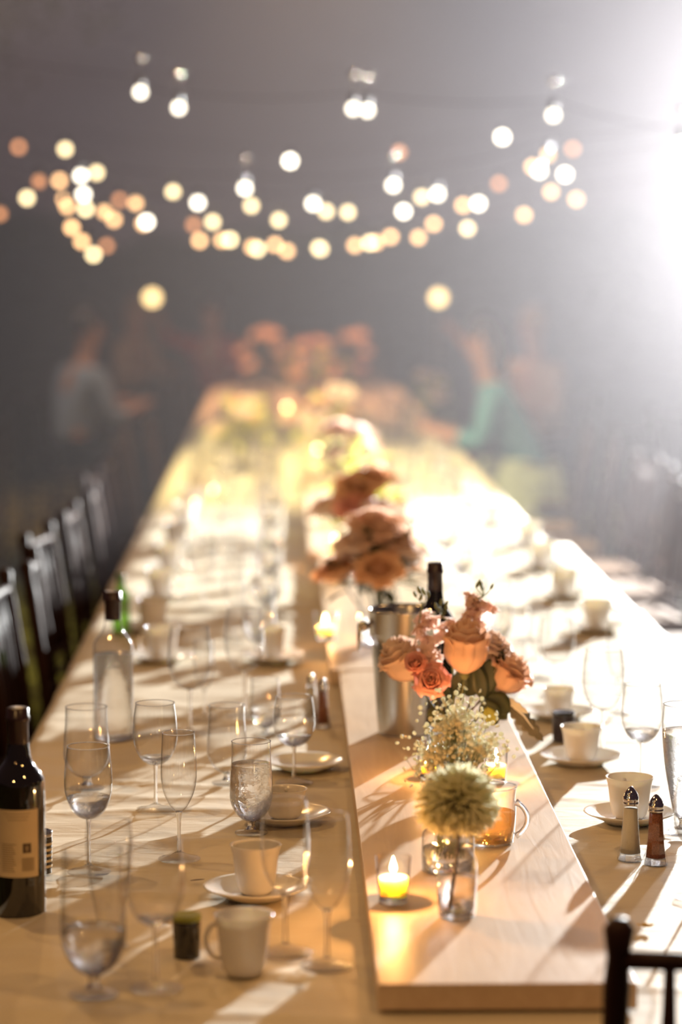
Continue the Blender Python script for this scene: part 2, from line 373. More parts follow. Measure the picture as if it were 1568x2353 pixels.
# ------------------------------------------------------------------ glassware
def smooth_prof(pts, n=6):
    out = []
    P = [Vector((*p, 0)) for p in pts]
    for i in range(len(P) - 1):
        p0 = P[max(i - 1, 0)]; p1 = P[i]; p2 = P[i + 1]; p3 = P[min(i + 2, len(P) - 1)]
        for k in range(n):
            t = k / n
            q = 0.5 * ((2 * p1) + (-p0 + p2) * t + (2 * p0 - 5 * p1 + 4 * p2 - p3) * t * t + (-p0 + 3 * p1 - 3 * p2 + p3) * t ** 3)
            out.append((max(0, q.x), q.y))
    out.append((P[-1].x, P[-1].y)); return out
SHAPES = {   # bowl profile (r in units of the largest width, z in units of the height), from the bottom
    'wine': dict(bowl=[(0.0, .425), (.16, .435), (.34, .49), (.465, .60), (.5, .70), (.485, .84), (.435, 1.0)], stem=[(.06, .43), (.04, .36), (.036, .2), (.05, .06)], foot=.46),
    'flute': dict(bowl=[(0.0, .37), (.12, .385), (.26, .43), (.43, .53), (.5, .64), (.495, .80), (.455, 1.0)], stem=[(.10, .38), (.06, .32), (.05, .2), (.07, .06)], foot=.60),
    'goblet': dict(bowl=[(0.0, .13), (.14, .14), (.33, .20), (.47, .31), (.515, .42), (.50, .62), (.47, .82), (.465, 1.0)], stem=[(.12, .14), (.09, .11), (.09, .08), (.13, .045)], foot=.40),
    'pilsner': dict(bowl=[(0.0, .12), (.16, .125), (.25, .18), (.33, .32), (.42, .5), (.48, .7), (.5, .86), (.47, 1.0)], stem=[(.14, .12), (.1, .09), (.12, .06), (.2, .04)], foot=.42),
}
def glass_parts(t, kind, w_, h_, water=0.0, n=44, tint='glass'):
    sh = SHAPES[kind]
    bp = [(r * w_, z * h_) for r, z in smooth_prof(sh['bowl'], 5)]
    bowl = MB().lathe(bp, n); bowl.build('bowl', M[tint], t)
    rr, rz = bp[-1]
    MB().lathe([(rr + .0008 * math.cos(a), rz + .0008 * math.sin(a)) for a in [k * PI / 3 for k in range(7)]], n).build('rim', M['crystal'], t)
    fr = sh['foot'] * w_
    st = [(r * w_, z * h_) for r, z in smooth_prof(sh['stem'], 4)]
    MB().lathe([(0, st[0][1])] + st + [(0, st[-1][1])], 20).build('stem', M['crystal'], t)
    zf = sh['stem'][-1][1] * h_ + .001
    MB().lathe([(0, zf), (sh['stem'][-1][0] * w_ * 1.1, zf), (fr * .45, zf * .45 + .001), (fr * .97, .0028), (fr, .0015), (fr * .97, .0003), (0, .0003)], n).build('foot', M['foot_glass'], t)
    if water:
        wz = water * h_
        pr = [(max(0, r - .0009) if r > 0 else 0, z + .0012) for r, z in bp if z + .0012 < wz]
        # radius at the surface
        for (r0, z0), (r1, z1) in zip(bp, bp[1:]):
            if z0 <= wz <= z1: rs = r0 + (r1 - r0) * (wz - z0) / max(1e-6, z1 - z0)
        pr += [(rs - .0009, wz), (0, wz)]
        MB().lathe(pr, n).build('water', M['water'], t)
def glass(kind, px, base, rim, wpx, label, name='wine_glass', cat='glass', water=0, z=TZ, group=None, rz=0):
    P = at(px, base, z); h_ = aty(px, rim, P.y).z - z; w_ = wpx * mpp(P.y)
    t = thing(name, label, cat, P, rz, group); glass_parts(t, kind, w_, h_, water); return t
def cup_parts(t, w_, h_, ang, n=40):
    pr = smooth_prof([(0, .02), (.24, .02), (.31, .05), (.36, .16), (.40, .4), (.435, .75), (.478, .95), (.5, 1.0)], 4)
    out = [(r * w_, z * h_) for r, z in pr]; inn = [(max(0, r * w_ - .003), max(z * h_, .006)) for r, z in reversed(pr) if z > .08] 
    inn[0] = (.5 * w_ - .0022, h_)
    MB().lathe(out + inn + [(0, .006)], n).build('cup_body', M['porcelain'], t)
    MB().lathe([(.24 * w_, .0005), (.27 * w_, .0005), (.27 * w_, .004), (.24 * w_, .004), (.24 * w_, .0005)], n).build('foot_ring', M['porcelain'], t)
    ca, sa = math.cos(ang), math.sin(ang); pts = []
    for k in range(13):
        a = -PI / 2 + PI * k / 12
        r = .40 * w_ + math.cos(a) * .26 * w_ - (.05 * w_ if k == 0 else 0); zz = h_ * (.52 + .30 * math.sin(a))
        pts.append((r * ca, r * sa, zz))
    pts[0] = (.375 * w_ * ca, .375 * w_ * sa, h_ * .24)
    MB().tube(pts, .0034, 8).build('handle', M['porcelain'], t)
def saucer_mesh(w_):
    return MB().lathe([(0, .004), (.22 * w_, .004), (.24 * w_, .0), (.27 * w_, .0), (.30 * w_, .004), (.48 * w_, .016), (.5 * w_, .018), (.495 * w_, .0195), (.47 * w_, .0178), (.30 * w_, .0075), (.24 * w_, .0062), (0, .006)], 52)
def cup(px, base, rim, wpx, label, ang=0.0, saucer=None, slabel=None, z=TZ):
    P = at(px, base, z); zz = z
    if saucer:
        sw = .155
        s_ = saucer_mesh(sw).build('saucer', M['porcelain'], loc=(P.x, P.y, z)); tag(s_, slabel, 'saucer', 'saucers under the coffee cups'); zz = z + .0066
    h_ = aty(px, rim, P.y).z - zz; w_ = wpx * mpp(P.y)
    t = thing('coffee_cup', label, 'cup', (P.x, P.y, zz), 0, 'white coffee cups'); cup_parts(t, w_, h_, ang); return t

# left side, near
glass('wine', 205, 2005, 1714, 112, 'small wine glass of water standing right of the dark wine bottle', water=.60)
glass('flute', 412, 1975, 1683, 83, 'empty champagne flute, sharp in view, between the wine glass and water goblet', 'champagne_flute')
glass('goblet', 578, 1915, 1703, 98, 'footed water goblet nearly full, standing behind a white coffee cup', 'water_goblet', water=.76)
glass('goblet', 216, 2285, 1950, 150, 'large footed water goblet nearest the bottom left corner, in front of the wine bottle', 'water_goblet', water=.45)
glass('pilsner', 253, 2178, 1888, 108, 'tall footed glass close behind the large bottom-left goblet', 'water_goblet')
glass('wine', 358, 2272, 1930, 138, 'out-of-focus wine glass beside the dark olive jar, small sip of wine left', water=.48)
glass('flute', 656, 2190, 1838, 112, 'left one of the two champagne flutes beside the near end of the centre board', 'champagne_flute')
glass('flute', 752, 2222, 1872, 108, 'right one of the two champagne flutes beside the near end of the centre board', 'champagne_flute')
glass('wine', 358, 1862, 1615, 104, 'wine glass with a little water left of the sharp champagne flute, one row behind', water=.50)
glass('goblet', 200, 1812, 1624, 104, 'empty footed water goblet in front of the clear glass bottle', 'water_goblet')
glass('wine', 676, 1800, 1600, 98, 'wine glass on the saucer next to the salt and pepper by the board', water=.55)
glass('goblet', 522, 1800, 1620, 90, 'empty water goblet behind and left of the filled water goblet', 'water_goblet')
glass('wine', 437, 1690, 1440, 102, 'empty large wine glass right of the clear glass bottle', )
glass('wine', 562, 1648, 1400, 92, 'empty wine glass in front of the brown-shaded cups, left of the board', )
glass('flute', 470, 1655, 1470, 50, 'slim flute tucked behind the large wine glass near the clear bottle', 'champagne_flute')
glass('goblet', 610, 1690, 1560, 70, 'small goblet between two wine glasses left of the salt and pepper', 'water_goblet', water=.5)
cup(588, 2062, 1940, 122, 'white coffee cup lit by the candle, on a saucer beside the two flutes', PI * .4, True, 'white saucer under the candlelit coffee cup beside the flutes')
cup(560, 2238, 2100, 142, 'out-of-focus white coffee cup nearest the front, right of the olive jar', PI * .9)
cup(655, 1888, 1812, 106, 'white coffee cup directly behind the filled water goblet', 1.5, True, 'white saucer under the cup behind the filled water goblet')
s_ = saucer_mesh(.15).build('saucer', M['porcelain'], loc=at(700, 1768, TZ)); tag(s_, 'empty white saucer behind the wine glass near the salt and pepper', 'saucer', 'saucers under the coffee cups')
cup(372, 1520, 1440, 80, 'shaded white cup behind the large wine glass near the clear bottle', PI, True, 'white saucer under the shaded cup near the clear bottle')
cup(628, 1520, 1440, 64, 'shaded white cup left of the board, behind the salt and pepper', 1.5, True, 'white saucer under the shaded cup behind the salt and pepper')
# right side, near
cup(1447, 1888, 1784, 116, 'white coffee cup on a saucer behind the right-hand salt and pepper', 1.7, True, 'white saucer under the cup behind the right-hand shakers')
cup(1336, 1755, 1668, 100, 'white coffee cup on a saucer beside the dark jar, right of the bouquet', 1.4, True, 'white saucer under the cup beside the dark jar')
cup(1285, 1650, 1580, 78, 'white coffee cup farther back behind the dark jar', 1.6, True, 'white saucer under the cup behind the dark jar')
glass('wine', 1475, 1805, 1572, 98, 'wine glass with a little water behind the right-hand coffee cup', water=.55)
glass('pilsner', 1572, 1915, 1618, 108, 'tall glass of water cut by the right edge of the picture', 'water_goblet', water=.8)
glass('wine', 1600, 2062, 1790, 110, 'wine glass whose foot shows at the right edge, in front of the pepper shaker')
glass('wine', 1386, 1735, 1492, 98, 'empty wine glass behind the two right-hand coffee cups')
glass('flute', 1240, 1560, 1400, 52, 'empty flute between the bouquet and the farther wine glasses', 'champagne_flute')
glass('wine', 1278, 1600, 1420, 84, 'empty wine glass behind the farther right-hand cup')
glass('goblet', 1180, 1600, 1470, 62, 'small water goblet just right of the bouquet', 'water_goblet', water=.6)
glass('flute', 1420, 1640, 1430, 54, 'empty flute beyond the tall right-hand wine glasses', 'champagne_flute')

# ------------------------------------------------------------------ bottles
def bottle(px, base, top, wpx, label, glassm, capm, z=TZ, labelpart=False, name='wine_bottle', liquid=None, neckf=.30, solid=False, P=None, h_=None, w_=None):
    if P is None:
        P = at(px, base, z); h_ = aty(px, top, P.y).z - z; w_ = wpx * mpp(P.y)
    R = w_ / 2; rn = .0145 * w_ / .075
    t = thing(name, label, 'bottle', P)
    pr = smooth_prof([(0, .001), (R * .9, .001), (R, .006), (R, h_ * .3), (R, h_ * .60), (R * .93, h_ * .665), (R * .55, h_ * .735), (rn * 1.15, h_ * .79), (rn, h_ * .87), (rn, h_ * .985)], 5)
    MB().lathe(pr + [(rn * .7, h_ * .985)], 48).build('bottle_glass', M[glassm], t)
    MB().lathe([(rn * 1.06, h_ * .80 + 0.002), (rn * 1.06, h_ * .93), (rn * 1.18, h_ * .935), (rn * 1.18, h_ * .955), (rn * 1.1, h_ * .96), (rn * 1.1, h_ * .995), (rn * .95, h_), (0, h_)], 36).build('cap_foil', M[capm], t)
    if liquid:
        MB().lathe([(0, .004), (R * .93, .004), (R * .96, .01), (R * .96, h_ * liquid), (0, h_ * liquid)], 40).build('water', M['water'], t)
    return t, R, h_
bt, R, hb = bottle(46, 2092, 1625, 122, 'dark wine bottle with cream back label at the left edge', 'bottle_dark', 'capsule')
def lab(mb, a0, a1, z0, z1, r, n=14):
    mb.patch(lambda a, b: (r * math.cos(a0 + (a1 - a0) * a), r * math.sin(a0 + (a1 - a0) * a), z0 + (z1 - z0) * b), n, 1)
def ang(px):  # angle on the near bottle whose silhouette point is px from the axis
    return -PI / 2 + math.asin(max(-1, min(1, (px - 46) / 61)))
def zz(py): return aty(46, py, bt.location.y - R).z - bt.location.z
mb = MB(); lab(mb, ang(-5) , ang(93), zz(2017), zz(1862), R + .0006, 20); lb = mb.build('label', M['label'], bt); lb['label'] = 'cream paper back label with fine print'
mb = MB()
for i in range(13):
    y = 1940 + i * 5.2; lab(mb, ang(12), ang(45 - (i * 7 % 9)), zz(y + 1.6), zz(y), R + .0009, 6)
for i in range(3):
    y = 1870 + i * 7; lab(mb, ang(18 + i * 4), ang(78 - i * 4), zz(y + 1.3), zz(y), R + .0009, 6)
mb.build('small_print', M['print'], lb)
mb = MB()
for i in range(14): lab(mb, ang(58 + i * 1.9), ang(58.9 + i * 1.9), zz(2003), zz(1972), R + .0009, 1)
mb.build('barcode', M['print'], lb)
mb = MB(); lab(mb, ang(60), ang(78), zz(1961), zz(1939), R + .0009, 4); mb.build('emblem', M['print_dark'], lb)
mb = MB(); lab(mb, ang(65.5), ang(72.5), zz(1955), zz(1945), R + .0011, 2); lab(mb, ang(68), ang(70), zz(1959.5), zz(1955), R + .0011, 1); mb.build('emblem_mark', M['print'], lb)
bottle(262, 1700, 1358, 92, 'clear glass bottle with black cap near the left table edge', 'glass', 'capsule', name='glass_bottle', liquid=.58)
b2, R2, h2 = bottle(279, 1452, 1318, 42, 'green glass bottle behind the clear bottle with black cap', 'green_glass', 'green_glass', name='glass_bottle')
# small jar behind the wine bottle, olive jar, dark jar to the right
def jar(px, base, top, wpx, label, body, lid, name='jar', cat='jar', z=TZ, band=None):
    P = at(px, base, z); h_ = aty(px, top, P.y).z - z; R = wpx * mpp(P.y) / 2
    t = thing(name, label, cat, P)
    MB().lathe(smooth_prof([(0, .001), (R * .85, .001), (R * .92, .004), (R * .95, h_ * .3), (R, h_ * .82), (R * .93, h_ * .9)], 4) + [(R * .93, h_ * .92), (0, h_ * .92)], 36).build('body', M[body], t)
    if lid: MB().lathe([(R * .97, h_ * .86), (R * 1.0, h_ * .87), (R * 1.0, h_ * .99), (R * .9, h_), (R * .82, h_ * .985), (0, h_ * .985)], 36).build('lid', M[lid], t)
    if band:
        for k in range(5):
            z0 = .16 + k * .13; f0 = lambda z: R * (.952 + .05 * max(0, z - .3) / .52) + .0004
            MB().lathe([(f0(z0), h_ * z0), (f0(z0 + .06), h_ * (z0 + .06))], 36).build('printed_band', M[band], t)
    return t
jar(92, 2006, 1908, 60, 'small dark printed tin with a silver lid behind the wine bottle', 'bottle_dark', 'chrome', 'tin', 'tin', band='label')
jar(430, 2200, 2100, 68, 'small dark olive glass jar in front of the white saucer', 'bottle_dark', 'lime_leaf')
jar(1295, 1702, 1634, 54, 'small dark jar just behind the right-hand coffee cup', 'capsule', 'bottle_dark')

# ------------------------------------------------------------------ shakers
def shaker(px, base, top, wpx, fill, label, z=TZ, group='glass salt and pepper shakers'):
    P = at(px, base, z); h_ = aty(px, top, P.y).z - z; R = wpx * mpp(P.y) / 2
    t = thing('salt_shaker' if fill == 'salt' else 'pepper_shaker', label, 'shaker', P, rnd.uniform(0, .6), group)
    pr = [(0, .0), (R * .95, .0), (R, .004), (R * .98, .010), (R * .82, h_ * .16), (R * .72, h_ * .35), (R * .62, h_ * .6), (R * .56, h_ * .74), (R * .5, h_ * .76)]
    MB().lathe(pr, 8).build('glass_body', M['glass'], t, smooth=False)
    MB().lathe([(0, .001), (R * .92, .001), (R * .80, h_ * .09), (0, h_ * .1)], 8).build('glass_base', M['crystal'], t, smooth=False)
    f_ = .70 if fill == 'salt' else .73
    MB().lathe([(0, h_ * .1), (R * .74, h_ * .1), (R * .60, h_ * .35), (R * (.64 - .2 * f_), h_ * f_), (0, h_ * (f_ + .01))], 16).build(fill, M[fill], t)
    cp = [(R * .54, h_ * .745), (R * .58, h_ * .75), (R * .58, h_ * .78), (R * .54, h_ * .79), (R * .58, h_ * .80), (R * .57, h_ * .86), (R * .50, h_ * .87), (R * .52, h_ * .885), (R * .40, h_ * .93), (R * .16, h_ * .985), (0, h_)]
    MB().lathe(cp, 20).build('lid', M['chrome'], t); return t
shaker(1449, 1975, 1806, 64, 'salt', 'salt shaker, left of the pair in front of the right-hand cup')
shaker(1507, 1985, 1824, 62, 'pepper', 'pepper shaker, right of the pair in front of the right-hand cup')
shaker(742, 1672, 1556, 40, 'pepper', 'pepper shaker leaning against the left edge of the centre board')
shaker(716, 1655, 1545, 36, 'salt', 'salt shaker beside the pepper shaker at the left edge of the centre board')

# ------------------------------------------------------------------ votive candles
def votive(px, base, top, wpx, label, z=BZ, power=1.4, wax=.5, group='lit votive candles along the centre boards', P=None, h_=None, w_=None, lit=True):
    if P is None:
        P = at(px, base, z); h_ = aty(px, top, P.y).z - z; w_ = wpx * mpp(P.y)
    R = w_ / 2; t = thing('votive_candle', label, 'candle', P, 0, group)
    MB().lathe([(0, .0005), (R * .80, .0005), (R * .84, .004), (R * .82, .008), (R * .80, .010), (R * .88, h_ * .3), (R, h_), (R * .985, h_), (R * .95, h_)], 36).build('glass_holder', M['glass'], t)
    MB().lathe([(0, .001), (R * .78, .001), (R * .78, .008), (0, .0095)], 36).build('glass_base', M['crystal'], t)
    wz = h_ * wax
    MB().lathe([(0, .0105), (R * .76, .0105), (R * .84, wz), (R * .70, wz * .985), (0, wz * .96)], 36).build('wax', M['wax'], t)
    MB().tube([(0, 0, wz * .95), (.0004, 0, wz + .008)], .0007, 6).build('wick', M['wick'], t)
    MB().lathe(smooth_prof([(0, 0), (.0035, .004), (.0048, .009), (.0032, .016), (0, .026)], 4), 14, (0, 0, wz + .004)).build('flame', M['flame'], t)
    l = lamp('flame_light', 'POINT', (0, 0, wz + .016), power, (1.0, .45, .13), .006); l.parent = t
    return t
votive(904, 2074, 1968, 84, 'lit votive candle nearest the front, on the board left of the bud vase', power=6.0, wax=.56)
votive(1140, 1800, 1712, 56, 'lit votive candle behind the glass mug, beside the tiny white blossoms', power=3.2)
votive(985, 1790, 1712, 54, 'lit votive candle half hidden behind the tiny white blossoms', power=3.2)

# ------------------------------------------------------------------ glass mug with amber drink
P = at(1124, 1936, BZ); hh = aty(1124, 1806, P.y).z - BZ; R = 63 * mpp(P.y)
t = thing('glass_mug', 'clear glass mug of amber drink with a handle, beside the pompon flower', 'mug', P)
MB().lathe(smooth_prof([(0, .002), (R * .82, .002), (R * .9, .006), (R * .97, hh * .3), (R, hh * .6), (R * .97, hh * .8), (R * 1.02, hh)], 5), 44).build('mug_body', M['glass'], t)
MB().lathe([(R * 1.02 + .0012 * math.cos(a), hh + .0012 * math.sin(a)) for a in [k * PI / 3 for k in range(7)]], 44).build('rim', M['crystal'], t)
MB().lathe([(0, .004), (R * .84, .004), (R * .93, hh * .3), (R * .95, hh * .55), (0, hh * .55)], 44).build('drink', M['amber_liquid'], t)
MB().lathe([(0, .0), (R * .8, .0), (R * .85, .0035), (0, .0035)], 44).build('base', M['crystal'], t)
pts = [(R * (.97 + .44 * math.sin(PI * k / 12) ** .7), -R * .25, hh * (.74 - .60 * k / 12)) for k in range(13)]
MB().tube(pts, [.006] + [.0042] * 11 + [.006], 10).build('handle', M['crystal'], t)

# ------------------------------------------------------------------ ice bucket with bottle
P = at(930, 1690, BZ - .005); P.z = BZ; s1 = mpp(P.y); hh = aty(930, 1398, P.y).z - BZ
t = thing('ice_bucket', 'brushed steel ice bucket with ring handles standing behind the bouquet', 'bucket', P, 0)
r0, r1 = 62 * s1, 84 * s1
MB().lathe(smooth_prof([(0, .002), (r0 * .9, .002), (r0, .008), (r0 + (r1 - r0) * .3, hh * .35), (r0 + (r1 - r0) * .75, hh * .78)], 6) + [(r1 * .97, hh * .8), (r1 * 1.0, hh * .815), (r1, hh * .985), (r1 * 1.03, hh), (r1 * .99, hh * 1.005), (r1 * .95, hh * .98), (r1 * .9, hh * .75), (r0 * .9, .02), (0, .02)], 60).build('bucket_body', M['steel'], t)
for sg in (-1, 1):
    MB().ball((sg * (r1 + .010), 0, hh * .86), (.012, .010, .010), 14, 10).build('knob', M['chrome'], t)
    rg = MB(); rg.tube([(sg * (r1 + .016) + .002 * sg, .022 * math.sin(a), hh * .86 - .022 + .024 * math.cos(a)) for a in [k * 2 * PI / 20 for k in range(21)]], .0035, 8, False); rg.build('ring_handle', M['chrome'], t)
bottle(0, 0, 0, 0, 'dark capped wine bottle standing in the ice bucket', 'bottle_dark', 'capsule', P=(P.x + .058, P.y + .0, BZ + .022), h_=.318 - .01, w_=.072)
ic = MB()
for i in range(26):
    a = rnd.uniform(0, 2 * PI); r = rnd.uniform(0, r1 * .78); T = Matrix.Translation((r * math.cos(a), r * math.sin(a), hh * rnd.uniform(.72, .8))) @ Euler((rnd.random() * 3, rnd.random() * 3, 0)).to_matrix().to_4x4()
    ic.box((0, 0, 0), (.024, .022, .02), T)
o = ic.build('ice', M['crystal'], t, smooth=False); o['kind'] = 'stuff'

# ------------------------------------------------------------------ flowers
def petal(mb_or_none, R, H, ph, half, curl, seed, lean=0.0, nu=8, nv=7):
    rr = random.Random(seed); w1 = rr.uniform(-.08, .08); w2 = rr.uniform(0, 6)
    def fn(a, b):
        u = a * 2 - 1; v = b
        wv = half * (math.sin(PI * (0.14 + 0.50 * v)) ** .6)
        ed = (1 - .10 * abs(u) ** 3)
        r = R * (0.14 + 0.86 * (1 - (1 - min(1, v * 1.55)) ** 2.3) - .13 * max(0, v - .55) / .45)
        z = H * v * ed
        c = max(0, (v - .70) / .30) ** 2
        r += R * curl * c * (1 + .4 * abs(u)) + lean * R * v
        z -= H * curl * .55 * c
        r += R * .04 * math.sin(3 * u + w2) * v; z += H * .03 * math.sin(5 * u + w2) * v
        r += R * .10 * (abs(u) ** 3) * curl * 2 * v
        p = ph + u * wv + w1 * v
        return (r * math.cos(p), r * math.sin(p), z)
    mb = mb_or_none or MB(); mb.patch(fn, nu, nv); return mb
def rose_specs(R, H, seed, opn=1.0):
    rr = random.Random(seed); L = []
    for i, (n, f, c, hh_) in enumerate([(2, .16, .05, .98), (3, .30, .10, 1.0), (3, .46, .16, 1.0), (4, .64, .26, .97), (5, .82, .40, .90), (5, 1.0, .52, .80)]):
        for k in range(n):
            L.append((R * f, H * hh_, 2 * PI * k / n + i * 1.1 + rr.uniform(-.15, .15), 1.15 if n < 4 else 1.02, c * opn, rr.randrange(9999), .0 if i < 4 else .10 * opn))
    return L
def rose(name, label, P, R, H, m, tilt, seed, joined=False, opn=1.0, group=None, vase=None, cat='flower', stemto=None, outer=None):
    """P: the base of the bloom; tilt: rotation of its axis"""
    t = thing(name, label, cat, P, rot=tilt, group=group)
    specs = rose_specs(R, H, seed, opn)
    if joined:
        mb = MB()
        for s_ in specs: petal(mb, *s_[:5], s_[5], s_[6], 5, 5)
        mb.build('bloom', M[m], t)
    else:
        for i, s_ in enumerate(specs):
            petal(None, *s_[:5], s_[5], s_[6]).build('petal', M[outer if (outer and i % 4 == 3 and i > 8) else m], t, thick=.0006)
    cb = MB(); cb.lathe([(0, -.012), (.004, -.011), (.009, -.004), (R * .24, .002), (R * .2, .004)], 14); cb.build('calyx', M['stem'], t)
    if stemto is not None:
        Ti = (Matrix.Translation(P) @ t.rotation_euler.to_matrix().to_4x4()).inverted()
        a, b = Vector((0, 0, -.008)), Ti @ Vector(stemto); c1 = Vector((0, 0, -.06))
        pts = [(1 - k / 8) ** 2 * a + 2 * (k / 8) * (1 - k / 8) * c1 + (k / 8) ** 2 * b for k in range(9)]
        MB().tube(pts, .0024, 7).build('stem', M['stem'], t)
    return t
def leaf_fn(L, Wd, fold=.25, droop=.3, lobes=0, base=(0, 0, 0), T=None):
    def fn(a, b):
        u = a * 2 - 1; v = b
        w_ = Wd * (math.sin(PI * min(1, v * .97 + .02)) ** .7)
        if lobes: w_ *= .66 + .34 * abs(math.sin(v * lobes * PI))
        p = Vector((u * w_, L * v, abs(u) * w_ * fold - droop * L * v * v))
        return T @ p if T else p
    return fn
def leaf(parent, name, m, P, L, Wd, rot, fold=.25, droop=.3, lobes=0, nv=10, thick=.0005):
    mb = MB(); mb.patch(leaf_fn(L, Wd, fold, droop, lobes), 4, nv); o = mb.build(name, m, parent, loc=P, thick=thick); o.rotation_euler = rot; return o
def floret_mesh(seed, R):
    rr = random.Random(seed); mb = MB()
    for i in range(13):
        th = rr.uniform(0, 2 * PI); el = rr.uniform(-.1, 1.3); s_ = rr.uniform(.7, 1.1) * R
        T = Euler((0, el - .2, th), 'XYZ').to_matrix()
        def fn(a, b, T=T, s_=s_, k=rr.uniform(0, 6)):
            u = (a * 2 - 1); v = b
            p = Vector((v * s_, u * s_ * .55 * (.3 + v), .16 * s_ * math.sin(u * 7 + k) * v + .12 * s_ * math.sin(v * 5)))
            return T @ p
        mb.patch(fn, 6, 4)
    return mb.mesh('floret', M['stock'])
FLOR = [floret_mesh(s, .017) for s in range(4)]
BUD = MB().lathe(smooth_prof([(0, 0), (.0022, .003), (.0028, .007), (.0016, .012), (0, .0135)], 3), 10).mesh('bud', M['bud'])
VY = 4.68      # depth of the main bouquet
def pw(px, py, dy=0.0): return aty(px, py, VY + dy)
VP = at(1042, 1800, BZ); VP = Vector((pw(1042, 1700).x, VY, BZ)); MOUTH = Vector((VP.x, VY, pw(1042, 1668).z))
# vase: a wide glass jar
t = thing('glass_vase', 'clear glass jar holding the pink rose bouquet, behind the tiny blossoms', 'vase', VP)
hv = MOUTH.z - BZ; Rv = 62 * mpp(VY)
MB().lathe(smooth_prof([(0, .002), (Rv * .85, .002), (Rv, .01), (Rv * 1.03, hv * .5), (Rv * .95, hv * .8), (Rv * .8, hv * .9), (Rv * .84, hv)], 5), 44).build('jar_glass', M['glass'], t)
MB().lathe([(0, .004), (Rv * .92, .004), (Rv * .97, hv * .4), (Rv * .97, hv * .6), (0, hv * .6)], 36).build('water', M['water'], t)
MB().lathe([(Rv * .84 + .0016 * math.cos(a), hv + .0016 * math.sin(a)) for a in [k * PI / 3 for k in range(7)]], 44).build('rim', M['crystal'], t)
def tl(dx, dy): return (dy, dx, 0)   # tilt: dx leans right, dy<0 leans away
foot = lambda k: VP + Vector((.02 * math.cos(k), .02 * math.sin(k), .02))
sb = mpp(VY)
def blossom(px, py, dy, wpx, hpx, m, tilt, seed, label, **kw):
    P = pw(px, py, dy); rose('rose', label, P, wpx / 2 * sb * .72, hpx * sb, m, tilt, seed, group='roses in the main bouquet', stemto=foot(seed), **kw)
blossom(1068, 1548, -.06, 138, 128, 'peach', tl(.04, .16), 3, 'large peach rose at the centre of the bouquet, seen from the side', opn=.30)
blossom(955, 1560, -.01, 128, 115, 'cream_petal', tl(-.60, .15), 5, 'large cream-pink rose at the left side of the bouquet', opn=.45, outer='orange_petal')
blossom(1142, 1590, .0, 120, 105, 'peach', tl(.55, .2), 8, 'wide open peach rose drooping at the right side of the bouquet', opn=.6, outer='cream_petal')
blossom(992, 1568, -.075, 74, 42, 'pink', tl(-.15, 1.15), 11, 'small deep pink rose facing front in the lower left of the bouquet', opn=1.0)
blossom(958, 1530, -.07, 56, 34, 'pink', tl(-.3, .95), 13, 'smallest pink rosebud above the small deep pink rose', opn=.6)
blossom(1118, 1520, .03, 100, 80, 'cream_petal', tl(.3, .3), 17, 'pale rose behind the large peach rose at the centre', opn=.8)
# stock flower spikes
def stock(pts, buds, label, seed):
    rr = random.Random(seed); base = pw(*pts[0]); t = thing('stock_flower', label, 'flower', base, group='stock flowers in the main bouquet')
    for i, (px, py, dy) in enumerate(pts):
        o = bpy.data.objects.new('floret', FLOR[i % 4]); COL.objects.link(o); o.parent = t
        o.location = pw(px, py, dy) - base; o.rotation_euler = (rr.uniform(-.9, .9), rr.uniform(-.9, .9), rr.uniform(0, 6)); s_ = rr.uniform(.85, 1.25); o.scale = (s_, s_, s_)
    q = [foot(seed) - base, (MOUTH - base) + Vector((rr.uniform(-.01, .01), .01, 0))] + [pw(px, py, dy) - base + Vector((0, .008, -.004)) for px, py, dy in pts[::-1][:3][::-1][:1]] 
    top = [Vector(pw(px, py, dy) - base) for px, py, dy in buds]
    if top: q.append(sum(top, Vector()) / len(top) - Vector((0, 0, .02)))
    MB().tube(q, .0018, 6).build('stem', M['bud'], t)
    for p in top:
        o = bpy.data.objects.new('bud', BUD); COL.objects.link(o); o.parent = t; o.location = p - Vector((0, 0, .006))
        o.rotation_euler = (rr.uniform(-.4, .4), rr.uniform(-.5, .5), 0); s_ = rr.uniform(.9, 1.25); o.scale = (s_, s_, s_)
        MB().tube([q[-1], (q[-1] + p) / 2 + Vector((.002, 0, -.003)), p - Vector((0, 0, .005))], .0007, 5).build('stalk', M['bud'], t)
stock([(985, 1500, -.03), (980, 1460, -.02), (962, 1440, .0), (990, 1425, .0), (970, 1412, .02)], [(958, 1366, 0), (968, 1359, 0), (978, 1362, .01), (964, 1374, -.01), (986, 1366, 0)], 'pink stock flower spike with green buds at the upper left of the bouquet', 21)
stock([(1015, 1448, .01), (1040, 1425, .02), (1000, 1462, .01), (1052, 1440, .03)], [(1003, 1392, 0), (1013, 1386, 0), (1022, 1388, 0), (1027, 1396, 0), (1010, 1400, 0)], 'stock flower with budding tip between the top florets of the bouquet', 23)
stock([(1078, 1428, .0), (1092, 1412, .01), (1064, 1418, .01), (1100, 1432, .0), (1082, 1398, .02), (1076, 1382, .02), (1102, 1380, .02), (1090, 1372, .02)], [(1094, 1344, 0), (1108, 1342, .0), (1127, 1348, 0), (1112, 1350, .01)], 'tallest stock flower with buds at the top of the bouquet', 27)
stock([(1135, 1492, .02), (1148, 1510, .03), (1165, 1520, .03), (1122, 1480, .03), (1185, 1545, .03), (1195, 1565, .03), (1132, 1392, .02)], [], 'pale stock flower trailing over the right-hand rose', 29)
stock([(978, 1492, -.06), (992, 1512, -.065), (975, 1515, -.06)], [], 'short stock floret cluster in front of the left roses', 31)
